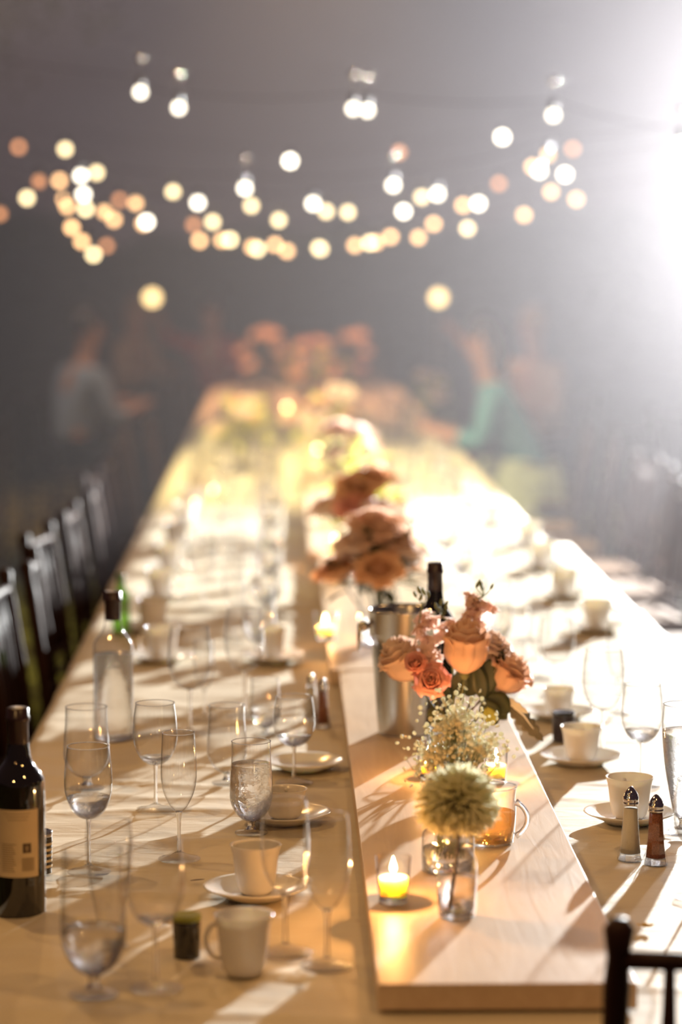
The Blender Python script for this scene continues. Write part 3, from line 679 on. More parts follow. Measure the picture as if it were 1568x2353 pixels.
# foliage
t = thing('eucalyptus_sprig', 'dark round-leaved sprig at the lower right of the bouquet', 'leaf', MOUTH)
def lw_(px, py, dy, tx, ty, wd, name='leaf', m='leaf', par=None, lobes=0, fold=.15, droop=.15):
    """a leaf from pixel (px,py) to pixel (tx,ty), facing the camera"""
    a = pw(px, py, dy) - MOUTH; b = pw(tx, ty, dy - .02) - MOUTH; d = b - a; L = d.length; y = d.normalized(); n = Vector((.1, -1, .25)); x = y.cross(n).normalized(); z = x.cross(y)
    T = Matrix((x, y, z)).transposed(); mb = MB(); mb.patch(leaf_fn(L, wd * sb, fold, droop, lobes, T=T), 4, 12 if not lobes else 40)
    return mb.build(name, M[m], par or t, loc=a, thick=.0006)
MB().tube([Vector((0, 0, -.06)), Vector((.01, -.01, .0)), pw(1110, 1600, -.02) - MOUTH, pw(1150, 1640, -.03) - MOUTH], .0016, 6).build('stem', M['stem_dark'], t)
for a in [(1108, 1605, -.02, 1128, 1520, 27), (1112, 1608, -.03, 1098, 1530, 20), (1120, 1600, -.03, 1170, 1635, 30), (1112, 1610, -.04, 1142, 1662, 27), (1125, 1615, -.03, 1165, 1650, 20), (1135, 1560, .0, 1156, 1500, 13)]: lw_(*a)
lw_(1118, 1625, -.045, 1135, 1664, 16, m='lime_leaf')
t = thing('leafy_sprig', 'round dark leaf hanging at the left of the jar mouth', 'leaf', MOUTH)
for a in [(1012, 1625, -.05, 996, 1664, 24), (1040, 1600, .0, 1005, 1570, 14), (1050, 1600, .02, 1062, 1545, 26), (1075, 1600, .02, 1095, 1545, 26), (1040, 1610, .02, 1030, 1550, 18)]: lw_(*a)
MB().tube([Vector((0, 0, -.05)), pw(1022, 1632, -.03) - MOUTH, pw(1012, 1626, -.05) - MOUTH], .0012, 6).build('stem', M['stem_dark'], t)
MB().tube([pw(1020, 1625, -.03) - MOUTH, pw(985, 1590, -.04) - MOUTH, pw(978, 1582, -.04) - MOUTH], .0012, 6).build('stem', M['stem_dark'], t)
MB().tube([pw(1000, 1628, -.03) - MOUTH, pw(975, 1634, -.03) - MOUTH, pw(962, 1638, -.03) - MOUTH], .0005, 5).build('tendril', M['stem_dark'], t)
t = thing('dusty_miller', 'silvery lobed dusty miller leaf drooping right of the bouquet', 'leaf', MOUTH)
lw_(1155, 1600, -.03, 1247, 1704, 21, m='silver_leaf', lobes=7, droop=-.08)
lw_(1150, 1598, -.028, 1215, 1640, 10, m='leaf_edge', lobes=4, droop=-.05)
MB().tube([pw(1120, 1590, -.01) - MOUTH, pw(1165, 1610, -.035) - MOUTH, pw(1205, 1645, -.045) - MOUTH, pw(1245, 1700, -.052) - MOUTH], [.0016, .002, .0016, .0006], 6).build('midrib', M['leaf_edge'], t)

# baby's breath in its own jar
GP = at(1030, 2002, BZ); sg_ = mpp(GP.y); hj = aty(1030, 1892, GP.y).z - BZ; Rj = 62 * sg_
t = thing('glass_jar', 'clear glass jar holding the tiny white blossoms, behind the bud vase', 'vase', GP)
MB().lathe(smooth_prof([(0, .002), (Rj * .9, .002), (Rj, .008), (Rj, hj * .6), (Rj * .97, hj * .8), (Rj * .8, hj * .9), (Rj * .82, hj)], 5), 44).build('jar_glass', M['glass'], t)
MB().lathe([(0, .004), (Rj * .94, .004), (Rj * .96, hj * .5), (0, hj * .5)], 36).build('water', M['water'], t)
MB().lathe([(Rj * .82 + .0015 * math.cos(a), hj + .0015 * math.sin(a)) for a in [k * PI / 3 for k in range(7)]], 44).build('rim', M['crystal'], t)
t = thing('babys_breath', 'airy cluster of tiny cream blossoms in a jar below the roses', 'flower', GP + Vector((0, .0, hj)))
gm = MB(); st = MB(); GB = GP + Vector((0, 0, hj))
rr = random.Random(5); tips = []
for i in range(1250):
    # envelope in the picture: three lobes
    q = rr.random()
    cxp, cyp, rx, ry = (1052, 1660, 62, 58) if q < .42 else (1010, 1740, 70, 55) if q < .75 else (1105, 1722, 56, 60)
    a = rr.uniform(0, 2 * PI); r = min(1.5, abs(rr.gauss(0, .62))) ; py = cyp + ry * r * math.sin(a)
    dy = rr.uniform(-.05, .08)
    p = aty(cxp + rx * r * math.cos(a), py, GP.y + .05 + dy) - GB; tips.append(p)
    s_ = rr.uniform(.0026, .0044)
    T = Matrix.Translation(p) @ Euler((rr.uniform(0, 6), rr.uniform(0, 6), 0)).to_matrix().to_4x4()
    gm.lathe([(0, -s_ * .6), (s_ * .9, -s_ * .1), (s_, s_ * .35), (s_ * .35, s_ * .2), (0, s_ * .5)], 7, (0, 0, 0), T=T)
gmo = gm.build('tiny_blossoms', M['gyp'], t); gmo['kind'] = 'stuff'
for i in range(0, 1250, 12):
    p = tips[i]; m_ = Vector((p.x * .45 + rr.uniform(-.01, .01), p.y * .4, p.z * .5)); st.tube([(rr.uniform(-.02, .02), rr.uniform(-.02, .02), -.05), m_, p], .0005, 4, False)
so = st.build('stems', M['bud'], t); so['kind'] = 'stuff'
# bud vase with pompon chrysanthemum
BP = at(1050, 2108, BZ); sv = mpp(BP.y); hv = aty(1050, 1925, BP.y).z - BZ; Rb = 47 * sv
t = thing('bud_vase', 'small clear bottle vase holding the pompon flower, right of the candle', 'vase', BP)
MB().lathe(smooth_prof([(0, .002), (Rb * .82, .002), (Rb * .92, .008), (Rb * .97, hv * .3), (Rb, hv * .62), (Rb * .9, hv * .76), (Rb * .58, hv * .86), (Rb * .52, hv * .93), (Rb * .6, hv)], 5), 44).build('vase_glass', M['glass'], t)
MB().lathe([(0, .001), (Rb * .8, .001), (Rb * .86, .008), (0, .011)], 36).build('glass_base', M['crystal'], t)
MB().lathe([(0, .012), (Rb * .88, .012), (Rb * .94, hv * .3), (Rb * .96, hv * .52), (0, hv * .52)], 36).build('water', M['water'], t)
MB().lathe([(Rb * .6 + .0014 * math.cos(a), hv + .0014 * math.sin(a)) for a in [k * PI / 3 for k in range(7)]], 36).build('rim', M['crystal'], t)
t = thing('pompon_flower', 'ivory pompon chrysanthemum on a dark stem in the bud vase', 'flower', BP)
C = aty(1052, 1845, BP.y - .0) - BP; RR = 100 * sv
pm = MB(); NP = 1500
for i in range(NP):
    zf = 1 - 1.88 * i / NP; a = i * 2.399963; rad = math.sqrt(max(0, 1 - zf * zf)); d = Vector((rad * math.cos(a), rad * math.sin(a), zf))
    d = (d + Vector((rr.uniform(-.12, .12), rr.uniform(-.12, .12), rr.uniform(-.12, .12)))).normalized()
    y = d; x = y.cross(Vector((.3, .2, 1))).normalized(); z = x.cross(y); T = Matrix((x, y, z)).transposed()
    L_ = RR * rr.choice([.62, .78, .9, .97, 1.0, 1.04]) * rr.uniform(.95, 1.04) * (1 if zf > -.35 else 1 + .5 * (zf + .35))
    def fn(u, v, T=T, L_=L_):
        w_ = .0023 * (.5 + .9 * math.sin(PI * (v * .8 + .1)));
        q = T @ Vector(((u * 2 - 1) * w_, L_ * v, .0025 * (u * 2 - 1) ** 2)); 
        q.z -= L_ * .10 * v * v * v
        return C + q * 1.0
    pm.patch(fn, 2, 5)
po = pm.build('petals', M['mum'], t); po['kind'] = 'stuff'
MB().tube([C + Vector((0, 0, 0)), C + Vector((.002, -.004, -.05)), Vector((-.004, -.004, hv * .5)), Vector((-.008, 0, .014))], .0023, 8).build('stem', M['stem_dark'], t)
MB().lathe([(0, -.024), (.004, -.02), (.007, -.012), (0, .01)], 14, C).build('calyx', M['stem'], t)

# ------------------------------------------------------------------ farther bouquets along the boards
def far_bouquet(n, P, size, cols, label, seed, lime=.4, rs=.036):
    rr = random.Random(seed); R_ = .05; hj = .14; size *= 1.45
    v = thing('glass_vase', f'clear glass vase under the {label}', 'vase', P)
    MB().lathe([(0, .002), (R_ * .9, .002), (R_, .01), (R_, hj * .8), (R_ * .85, hj)], 24).build('vase_glass', M['glass'], v)
    MB().lathe([(0, .004), (R_ * .94, .004), (R_ * .94, hj * .5), (0, hj * .5)], 24).build('water', M['water'], v)
    top = Vector(P) + Vector((0, 0, hj))
    for k in range(n):
        a = 2 * PI * k / n + rr.uniform(-.4, .4); r = size * (.2 + .62 * (k % 3) / 2); m = cols[k % len(cols)]
        q = top + Vector((r * math.cos(a), r * math.sin(a), size * (.85 - .38 * (k % 3)) + rr.uniform(-.01, .03)))
        col = {'peach': 'peach', 'pink': 'deep pink', 'cream_petal': 'cream', 'orange_petal': 'apricot'}[m]
        where = ['left', 'right', 'front', 'back', 'upper-left', 'upper-right', 'low-left', 'low-right', 'top', 'centre', 'rear left'][k % 11]
        rose('rose', f'blurred {col} rose, {where} of the {label}', q, rr.uniform(.8, 1.0) * rs, rs * 1.45, m, (rr.uniform(.1, .7), max(-.6, min(.6, r * math.cos(a) * 5)), 0), rr.randrange(999), joined=True, group='roses in the ' + label, stemto=top - Vector((0, 0, .1)))
    lf = thing('foliage_sprig', f'yellow-green foliage of the {label}', 'leaf', top)
    mb = MB()
    for i in range(80):
        a = rr.uniform(0, 2 * PI); el = rr.uniform(-.2, 1.4); L_ = rr.uniform(.05, .075)
        d = Vector((math.cos(a) * math.cos(el), math.sin(a) * math.cos(el), math.sin(el))); y = d; x = y.cross(Vector((.1, .2, 1))).normalized(); z = x.cross(y)
        T = Matrix.Translation(d * size * rr.uniform(.2, .95)) @ Matrix((x, y, z)).transposed().to_4x4(); mb.patch(leaf_fn(L_, .015, .2, .3, T=T), 2, 4)
    o = mb.build('leaves', M['lime_leaf' if rr.random() < lime else 'leaf'], lf); o['kind'] = 'stuff'
    MB().tube([(0, 0, -.1), (.005, 0, 0), (0, 0, size * .6)], .003, 6).build('stem', M['stem'], lf)
Pb = aty(878, 1480, 7.05); 
far_bouquet(11, Vector((aty(872, 1400, 6.1).x, 6.1, BZ)), .075, ['peach', 'cream_petal', 'orange_petal'], 'peach bouquet behind the ice bucket', 41, 0.0, .046)
far_bouquet(10, Vector((aty(842, 1200, 7.4).x, 7.4, BZ)), .085, ['orange_petal', 'pink', 'cream_petal'], 'second bouquet beyond the ice bucket', 43, .9, .046)
far_bouquet(6, Vector((aty(800, 1100, 9.0).x, 9.0, BZ)), .11, ['cream_petal', 'peach'], 'third bouquet beyond the ice bucket', 47, 1.0, .045)
far_bouquet(6, Vector((aty(760, 1000, 11.0).x, 11.0, BZ)), .13, ['cream_petal', 'orange_petal'], 'fourth bouquet beyond the ice bucket', 53, 1.0, .045)
far_bouquet(6, Vector((aty(740, 950, 13.6).x, 13.6, BZ)), .15, ['orange_petal', 'cream_petal'], 'fifth bouquet beyond the ice bucket', 59, 1.0)
far_bouquet(6, Vector((aty(715, 900, 16.6).x, 16.6, BZ)), .18, ['orange_petal', 'pink'], 'sixth bouquet at the far end of the table', 61, 1.0)
far_bouquet(8, Vector((-.10, 18.7, TZ)), .20, ['orange_petal', 'peach'], 'left big arrangement closing the table', 67, 0.0)
far_bouquet(8, Vector((.52, 18.6, TZ)), .20, ['orange_petal', 'peach', 'pink'], 'right big arrangement closing the table', 71, 0.0)
far_bouquet(5, Vector((aty(985, 950, 13.6).x, 13.6, TZ)), .13, ['cream_petal'], 'green arrangement on the right side of the cloth', 73, 1.0)
far_bouquet(5, Vector((aty(560, 1000, 11.8).x, 11.8, TZ)), .12, ['cream_petal', 'orange_petal'], 'green arrangement on the left side of the cloth', 79, 1.0)
for i, (px, y, z_) in enumerate([(748, 6.2, BZ), (770, 8.0, BZ), (770, 9.7, BZ), (730, 11.9, BZ), (725, 14.6, BZ), (760, 12.2, BZ), (490, 10.2, TZ), (448, 9.6, TZ), (660, 16.0, TZ)]):
    P = Vector((aty(px, 1100, y).x, y, z_)); where = 'on the boards' if z_ == BZ else 'on the left of the cloth'
    votive(0, 0, 0, 0, f'lit votive candle {where}, {ORD[i]} beyond the ice bucket', P=P, h_=.066, w_=.056, power=3.0)

# ------------------------------------------------------------------ place settings far down the table
def proto(kind, w_, h_, water=0, nm='wine_glass'):
    t = thing(nm, 'x', 'glass', (0, 0, 0)); glass_parts(t, kind, w_, h_, water, n=24); KIDS[t.name] = [c for c in COL.objects if c.parent == t]; return t
PR = {'wine': proto('wine', .078, .205), 'flute': proto('flute', .052, .21, nm='champagne_flute'), 'goblet': proto('goblet', .076, .165, .6, nm='water_goblet')}
ct = thing('coffee_cup', 'x', 'cup'); cup_parts(ct, .085, .075, .5, 24); KIDS[ct.name] = [c for c in COL.objects if c.parent == ct]
sm = saucer_mesh(.155).mesh('saucer', M['porcelain'])
used = set()
def put(key, src, x, y, z, label, group):
    if key not in used:
        used.add(key); src.location = (x, y, z); src.rotation_euler = (0, 0, rnd.uniform(0, 6)); src['label'] = label; src['group'] = group
    else: dup(src, (x, y, z), rnd.uniform(0, 6), label, group)
YS = [6.35 + .66 * k for k in range(18)]
for side, sg in (('left', 1), ('right', -1)):
    for k, y in enumerate(YS):
        seg = SEGS[0] if y < 7 else SEGS[1] if y < 8.7 else SEGS[2]
        edge = seg[2] if sg == 1 else seg[3]
        j = lambda s=.03: rnd.uniform(-s, s)
        pl = f'at the {ORD[k]} blurred place setting down the {side} side'
        if k > 0 or side == 'right':
            put('wine', PR['wine'], edge + sg * .30 + j(), y + j(), TZ, f'clear wine glass {pl}', 'wine glasses down the table')
        put('flute', PR['flute'], edge + sg * .40 + j(), y + .08 + j(), TZ, f'clear champagne flute {pl}', 'champagne flutes down the table')
        put('goblet', PR['goblet'], edge + sg * .46 + j(.02), y - .08 + j(), TZ, f'clear water goblet {pl}', 'water goblets down the table')
        cxp, cyp = edge + sg * .17 + j(.02), y + .24 + j()
        o = bpy.data.objects.new('saucer', sm); COL.objects.link(o); o.location = (cxp, cyp, TZ); tag(o, f'white saucer {pl}', 'saucer', 'saucers down the table')
        put('cup', ct, cxp, cyp, TZ + .0066, f'white coffee cup {pl}', 'coffee cups down the table')

# ------------------------------------------------------------------ chiavari chairs
def build_chair(label, loc=(0, 0, 0), rz=0, group='dark chairs along the table'):
    t = thing('chiavari_chair', label, 'chair', loc, rz, group)   # faces +y, origin on the floor under the seat centre
    m = M['chair']; wb, wf, d = .19, .205, .20
    for s_ in (-1, 1):
        p = [(s_ * wb, -d + .02, 0), (s_ * wb, -d - .0, .25), (s_ * wb, -d + .0, .45), (s_ * (wb - .004), -d - .03, .70), (s_ * (wb - .01), -d - .065, .925)]
        pts = []; rad = []
        for a, b in zip(p, p[1:]):
            for k in range(6):
                q = Vector(a).lerp(Vector(b), k / 6); pts.append(q); rad.append(.0155)
        pts.append(Vector(p[-1])); rad.append(.019); rad[-2] = .0135; rad[-3] = .0165
        for k in range(3, len(rad) - 3, 5): rad[k] = .0165
        pts.append(Vector(p[-1]) + Vector((0, -.002, .012))); rad.append(.010)
        MB().tube(pts, rad, 12).build('back_post', m, t)
        MB().tube([(s_ * wf, d, 0), (s_ * wf, d, .1), (s_ * wf, d, .3), (s_ * wf, d, .44)], [.011, .0145, .0125, .015], 12).build('leg', m, t)
        MB().tube([(s_ * wf, d, .20), (s_ * wb, -d + .004, .20)], .009, 8).build('stretcher', m, t)
        MB().tube([(s_ * wf, d, .32), (s_ * wb, -d + .002, .32)], .009, 8).build('stretcher', m, t)
    MB().tube([(-wf, d, .26), (wf, d, .26)], .009, 8).build('stretcher', m, t)
    MB().tube([(-wb, -d, .26), (wb, -d, .26)], .009, 8).build('stretcher', m, t)
    def yb(z): return -d - .03 * max(0, (z - .45) / .25) if z < .7 else -d - .03 - .035 * (z - .70) / .225
    for z, r in ((.885, .0115), (.56, .010), (.50, .009)):
        MB().tube([(-wb, yb(z), z), (-.1, yb(z) - .008, z + .001), (0, yb(z) - .011, z + .002), (.1, yb(z) - .008, z + .001), (wb, yb(z), z)], r, 10).build('back_rail', m, t)
    for i in range(5):
        x = -.12 + .06 * i
        MB().tube([(x, yb(.56) - .008, .56), (x, yb(.63) - .008, .63), (x, yb(.7) - .008, .70), (x, yb(.78) - .009, .78), (x, yb(.88) - .009, .88)], [.007, .010, .007, .010, .007], 8).build('spindle', m, t)
    b = MB().box((0, 0, .45), (.42, .41, .025)); b.build('seat', m, t, smooth=False, bevel=.008)
    b = MB().box((0, 0, .478), (.40, .39, .03)); b.build('cushion', M['cushion'], t, smooth=False, bevel=.012)
    KIDS[t.name] = [c for c in t.children] or [c for c in COL.objects if c.parent == t]
    return t
# the near chair: left back post at pixel 1425, top 2110
yp = 3.02
tp = aty(1424, 2112, yp)
ch = build_chair('dark lacquered chair, its back showing large at the bottom right corner', group='dark chairs at the near end')
rz = math.radians(-6)
v_ = Matrix.Rotation(rz, 3, 'Z') @ Vector((-.18, -.267, 0)); ch.rotation_euler = (0, 0, rz); ch.location = (tp.x - v_.x, tp.y - v_.y, 0)
ch.scale = (1, 1, 1)
zs = tp.z / .937; ch.scale = (1, 1, zs)
KIDS[ch.name] = [c for c in COL.objects if c.parent == ch]
for side, x, rz in (('left', -.40, -PI / 2), ('right', 1.26, PI / 2)):
    n = 0
    for k, y in enumerate([5.0, 5.75, 6.3, 6.85, 7.5, 8.2, 8.9, 9.6, 10.3, 11.1, 11.9, 12.8, 13.8, 14.9, 16.1, 17.4]):
        if side == 'right' and y < 6.5: continue
        if (side == 'left' and y == 14.9) or (side == 'right' and y in (12.8, 13.8, 14.9)): continue
        xx = x + rnd.uniform(-.04, .03) - (.06 if side == 'right' and y > 8.7 else 0)
        c_ = dup(ch, (xx, y, 0), rz + rnd.uniform(-.12, .12), f'dark chair along the {side} side of the table, {ORD[n]} from near', 'dark chairs along the table'); c_.scale = (1, 1, 1)
        n += 1
n = 0
for x, y, rz in [(-1.75, 8.2, .9), (-1.9, 9.4, 2.2), (-1.5, 7.3, -2.0), (-2.1, 11.0, .4), (-1.6, 12.6, 2.8), (-2.4, 13.6, 1.2)]:
    c_ = dup(ch, (x, y, 0), rz, f'dark chair loose on the grass left of the table, {ORD[n]} nearest', 'loose dark chairs on the grass'); c_.scale = (1, 1, 1); n += 1
n = 0
for x, y, rz in [(1.95, 8.9, -.9), (1.9, 12.2, -2.3), (2.3, 13.8, -1.2)]:
    c_ = dup(ch, (x, y, 0), rz, f'dark chair loose on the grass right of the table, {ORD[n]} nearest', 'loose dark chairs on the grass'); c_.scale = (1, 1, 1); n += 1

# ------------------------------------------------------------------ people
def skin_mesh(name, verts, edges, radii, root=0, sub=2):
    me = bpy.data.meshes.new(name); me.from_pydata([tuple(v) for v in verts], edges, []); o = bpy.data.objects.new(name, me); COL.objects.link(o)
    o.modifiers.new('skin', 'SKIN'); sm_ = o.modifiers.new('sub', 'SUBSURF'); sm_.levels = sub; sm_.render_levels = sub
    for i, r in enumerate(radii): me.skin_vertices[0].data[i].radius = (r, r) if not hasattr(r, '__len__') else r
    me.skin_vertices[0].data[root].use_root = True
    dg = bpy.context.evaluated_depsgraph_get(); m2 = bpy.data.meshes.new_from_object(o.evaluated_get(dg)); bpy.data.objects.remove(o); m2.name = name
    m2.polygons.foreach_set('use_smooth', [True] * len(m2.polygons)); return m2
def person(label, loc, rz, cloth, hair, legs='trouser', lean=.1, armup=0.0, seated=True, skirt=None, shoe='white_shoe', long_hair=False):
    t = thing('person', label, 'person', loc, rz)     # faces +y
    zh = .585 if seated else .92
    V = []; E = []; Rr = []
    def add(p, r, parent=None):
        V.append(Vector(p)); Rr.append(r)
        if parent is not None: E.append((parent, len(V) - 1))
        return len(V) - 1
    L = lean
    pel = add((0, 0, zh), (.15, .11)); w1 = add((0, L * .3, zh + .18), (.125, .095), pel); chs = add((0, L * .7, zh + .36), (.155, .105), w1); nb = add((0, L, zh + .52), (.06, .055), chs)
    nk = add((0, L + .01, zh + .585), .05, nb); hd1 = add((0, L + .025, zh + .655), (.062, .072), nk); hd2 = add((0, L + .03, zh + .735), (.076, .092), hd1); hd3 = add((0, L + .025, zh + .80), (.055, .065), hd2)
    nose = None
    parts = {}
    for s_ in (-1, 1):
        sh = add((s_ * .175, L * .9, zh + .46), .055, chs)
        if armup and s_ > 0: el = add((s_ * .30, L + .16, zh + .50), .042, sh); wr = add((s_ * .30, L + .36, zh + .68), .028, el)
        else: el = add((s_ * .235, L * .9 + .06, zh + .20), .042, sh); wr = add((s_ * .15, L + .28, zh + .27), .028, el)
        d = (V[wr] - V[el]).normalized(); palm = add(V[wr] + d * .06, (.034, .018), wr)
        side = Vector((1, 0, 0)); 
        for q in range(4):
            f1 = add(V[palm] + d * .035 + side * (.024 * (q - 1.5)), .0085, palm); f2 = add(V[f1] + d * (.03 + .004 * (q in (1, 2))) + Vector((0, 0, -.012)), .0075, f1)
        th = add(V[palm] - side * s_ * .035 + d * .005, .009, palm); th2 = add(V[th] + d * .028, .008, th)
        hp = add((s_ * .10, .02, zh - .02), .085, pel)
        if seated: kn = add((s_ * .12, .42, zh + .0), .062, hp); an = add((s_ * .12, .40, .09), .040, kn); ft = add((s_ * .12, .52, .04), .036, an)
        else: kn = add((s_ * .11, .03, .50), .062, hp); an = add((s_ * .11, 0, .09), .042, kn); ft = add((s_ * .11, .13, .04), .036, an)
        parts[s_] = (sh, el, wr, hp, kn, an, ft)
    me = skin_mesh('body', V, E, Rr); me.materials.append(M['skin']); b = bpy.data.objects.new('body', me); COL.objects.link(b); b.parent = t
    # clothing: a torso with sleeves, and trousers or skirt, slightly larger than the body
    idx = [pel, w1, chs]; Vs = [V[i] for i in idx]; Es = [(0, 1), (1, 2)]; Rs = [(.165, .125), (.142, .112), (.172, .122)]
    for s_ in (-1, 1):
        sh, el, wr, hp, kn, an, ft = parts[s_]; k = len(Vs); Vs += [V[sh], V[el], V[el].lerp(V[wr], .5)]; Es += [(2, k), (k, k + 1), (k + 1, k + 2)]; Rs += [.066, .054, .046]
    Vs.append(V[chs].lerp(V[nb], .75)); Es.append((2, len(Vs) - 1)); Rs.append(.085)
    m1 = skin_mesh('top', Vs, Es, Rs); m1.materials.append(M[cloth]); o = bpy.data.objects.new('shirt', m1); COL.objects.link(o); o.parent = t
    Vs = [V[pel]]; Es = []; Rs = [(.168, .13)]
    for s_ in (-1, 1):
        sh, el, wr, hp, kn, an, ft = parts[s_]; k = len(Vs); Vs += [V[hp], V[kn], V[an] + Vector((0, 0, .03))]; Es += [(0, k), (k, k + 1), (k + 1, k + 2)]; Rs += [.10, .078, .055]
    m1 = skin_mesh('legs', Vs, Es, Rs); m1.materials.append(M[legs]); o = bpy.data.objects.new('trousers', m1); COL.objects.link(o); o.parent = t
    if skirt:
        MB().lathe(smooth_prof([(.15, zh + .12), (.20, zh - .02), (.27, zh - .25), (.31, .25)], 4), 28, (0, .12 if seated else 0, 0), 1, 1.0).build('skirt', M[skirt], t, thick=.004)
    for s_ in (-1, 1):
        f_ = V[parts[s_][6]]; MB().ball((f_.x, f_.y - .03, .045), (.05, .13, .045), 14, 8).build('shoe', M[shoe], t)
        e = V[hd2]; MB().ball((s_ * .03, e.y + .085, e.z + .0), (.010, .006, .006), 8, 6).build('eye', M['eye'], t)
        MB().ball((s_ * .077, e.y, e.z - .01), (.012, .02, .03), 8, 6).build('ear', M['skin'], t)
    e = V[hd2]; MB().tube([(0, e.y + .085, e.z + .01), (0, e.y + .108, e.z - .022), (0, e.y + .086, e.z - .034)], [.007, .012, .008], 8).build('nose', M['skin'], t)
    MB().tube([(-.024, e.y + .082, e.z - .06), (0, e.y + .090, e.z - .058), (.024, e.y + .082, e.z - .06)], .005, 6).build('mouth', M['shirt_red'], t)
    hb = MB(); hb.ball((0, e.y - .018, e.z + .03), (.088, .098, .09), 20, 12)
    if long_hair: hb.tube([(0, e.y - .06, e.z + .02), (0, e.y - .09, e.z - .10), (0, e.y - .085, e.z - .24)], [.07, .065, .03], 14)
    hb.build('hair', M[hair], t)
    return t
person('seated person in a pale blue shirt at the left, leaning to the table', (aty(160, 900, 15.2).x, 15.2, 0), -1.0, 'shirt_blue', 'hair', armup=0)
person('seated person with brown hair farther back at the left, in tan', (aty(292, 800, 20.8).x, 20.8, 0), -2.2, 'shirt_tan', 'blond', long_hair=True)
person('seated person in a red top reaching up at the far left of the table', (aty(500, 800, 20.6).x, 20.6, 0), 2.8, 'shirt_red', 'hair', armup=1, long_hair=True)
person('seated person in tan at the far right, arm raised', (aty(1262, 800, 15.6).x, 15.6, 0), 2.2, 'shirt_tan', 'blond', armup=1)
person('seated person in a teal top and pale green skirt at the right of the table', (aty(1232, 900, 13.2).x, 13.2, 0), 1.5, 'teal', 'hair', skirt='pale_green', long_hair=True, legs='pale_green', lean=.25)

n = 0
for q in [o_ for o_ in list(COL.objects) if o_.get('category') == 'person']:
    c_ = dup(ch, (q.location.x, q.location.y, 0), q.rotation_euler.z, f'dark chair carrying the {q["label"].split(" in ", 1)[0][:28]}', 'dark chairs with people on them'); c_.scale = (1, 1, 1)
    c_['label'] = 'dark chair under the ' + ['person in pale blue', 'person in tan at the far left', 'person in red', 'person in tan at the far right', 'person in teal'][n]; n += 1
# ------------------------------------------------------------------ string lights
TARGET = {'W': (1.9, 1.7, 1.35), 'Y': (1.15, .88, .47), 'O': (.98, .55, .24), 'D': (.42, .17, .07), 'G': (1.25, .85, .36)}
CNAME = {'W': 'white-hot', 'Y': 'pale yellow', 'O': 'amber', 'D': 'dim amber', 'G': 'golden'}
BR = .018
GLINT_BALL = MB().tube([(0, 0, .05), (0, 0, .10)], .0012, 6).ball((0, 0, .112), (.013, .013, .013), 20, 14).mesh('glint_ball', M['chrome'])  # chrome ball added to mirror the floodlight as a pale disc above the bulb
GLOBE = {}
SOCK = MB().lathe([(0, .052), (.008, .052), (.012, .048), (.0125, .022), (.0105, .016), (0, .016)], 16).mesh('socket', M['socket'])
def bulb_mesh(c, y):
    blur = APERTURE * F * abs(1 / FOCUS - 1 / y); bp = 2 * BR / mpp(y); k = ((blur ** 2 + bp ** 2) ** .5 / bp) ** 2
    key = (c, round(y, 1))
    if key not in GLOBE:
        col = TARGET[c]; mx = max(col); m = emission(f'{CNAME[c]} bulb glow', tuple(v / mx for v in col), mx * k)
        GLOBE[key] = MB().lathe(smooth_prof([(0, -BR), (BR * .72, -BR * .70), (BR, 0), (BR * .75, BR * .68), (BR * .45, BR * 1.0)], 4), 18).mesh('globe', m)
    return GLOBE[key]
STR = [
 ('lowest', 12.0, [(62, 455, 'Y'), (155, 475, 'O'), (262, 505, 'O'), (337, 510, 'W'), (445, 517, 'D'), (510, 552, 'O'), (580, 568, 'O'), (660, 577, 'O'), (733, 570, 'Y'), (816, 564, 'O'), (865, 557, 'O'), (962, 546, 'O'), (1075, 525, 'Y'), (1205, 494, 'O'), (1325, 458, 'O')]),
 ('second lowest', 13.2, [(43, 338, 'D'), (137, 415, 'O'), (197, 480, 'Y'), (275, 460, 'D'), (330, 514, 'O'), (459, 553, 'O'), (529, 551, 'Y'), (592, 572, 'Y'), (632, 562, 'O'), (737, 572, 'Y'), (850, 558, 'Y'), (898, 544, 'O'), (997, 515, 'O'), (1065, 472, 'O'), (1147, 422, 'D'), (1225, 383, 'O'), (1317, 342, 'D')]),
 ('middle', 11.2, [(0, 492, 'D'), (150, 343, 'Y'), (222, 397, 'Y'), (312, 467, 'O'), (398, 441, 'Y'), (489, 510, 'Y'), (578, 473, 'Y'), (641, 506, 'Y'), (750, 486, 'Y'), (800, 488, 'Y'), (928, 486, 'W'), (970, 453, 'Y'), (1100, 468, 'W'), (1267, 441, 'O'), (1299, 401, 'W')]),
 ('second highest', 10.2, [(90, 417, 'D'), (192, 447, 'W'), (240, 487, 'O'), (455, 466, 'W'), (720, 468, 'W'), (1006, 446, 'W'), (1240, 393, 'W')]),
 ('white-hot', 9.6, [(186, 404, 'W'), (563, 433, 'W'), (904, 426, 'W'), (1260, 356, 'O')]),
 ('sparse upper', 13.5, [(667, 370, 'W'), (918, 350, 'D'), (1155, 315, 'W')]),
 ('left trailing', 12.6, [(165, 523, 'O'), (188, 555, 'O'), (215, 585, 'Y'), (245, 565, 'D'), (148, 458, 'O')]),
 ('topmost', 8.6, [(323, 212, 'W'), (411, 248, 'W'), (812, 250, 'W'), (845, 254, 'W'), (1272, 265, 'W'), (1565, 330, 'W')]),
]
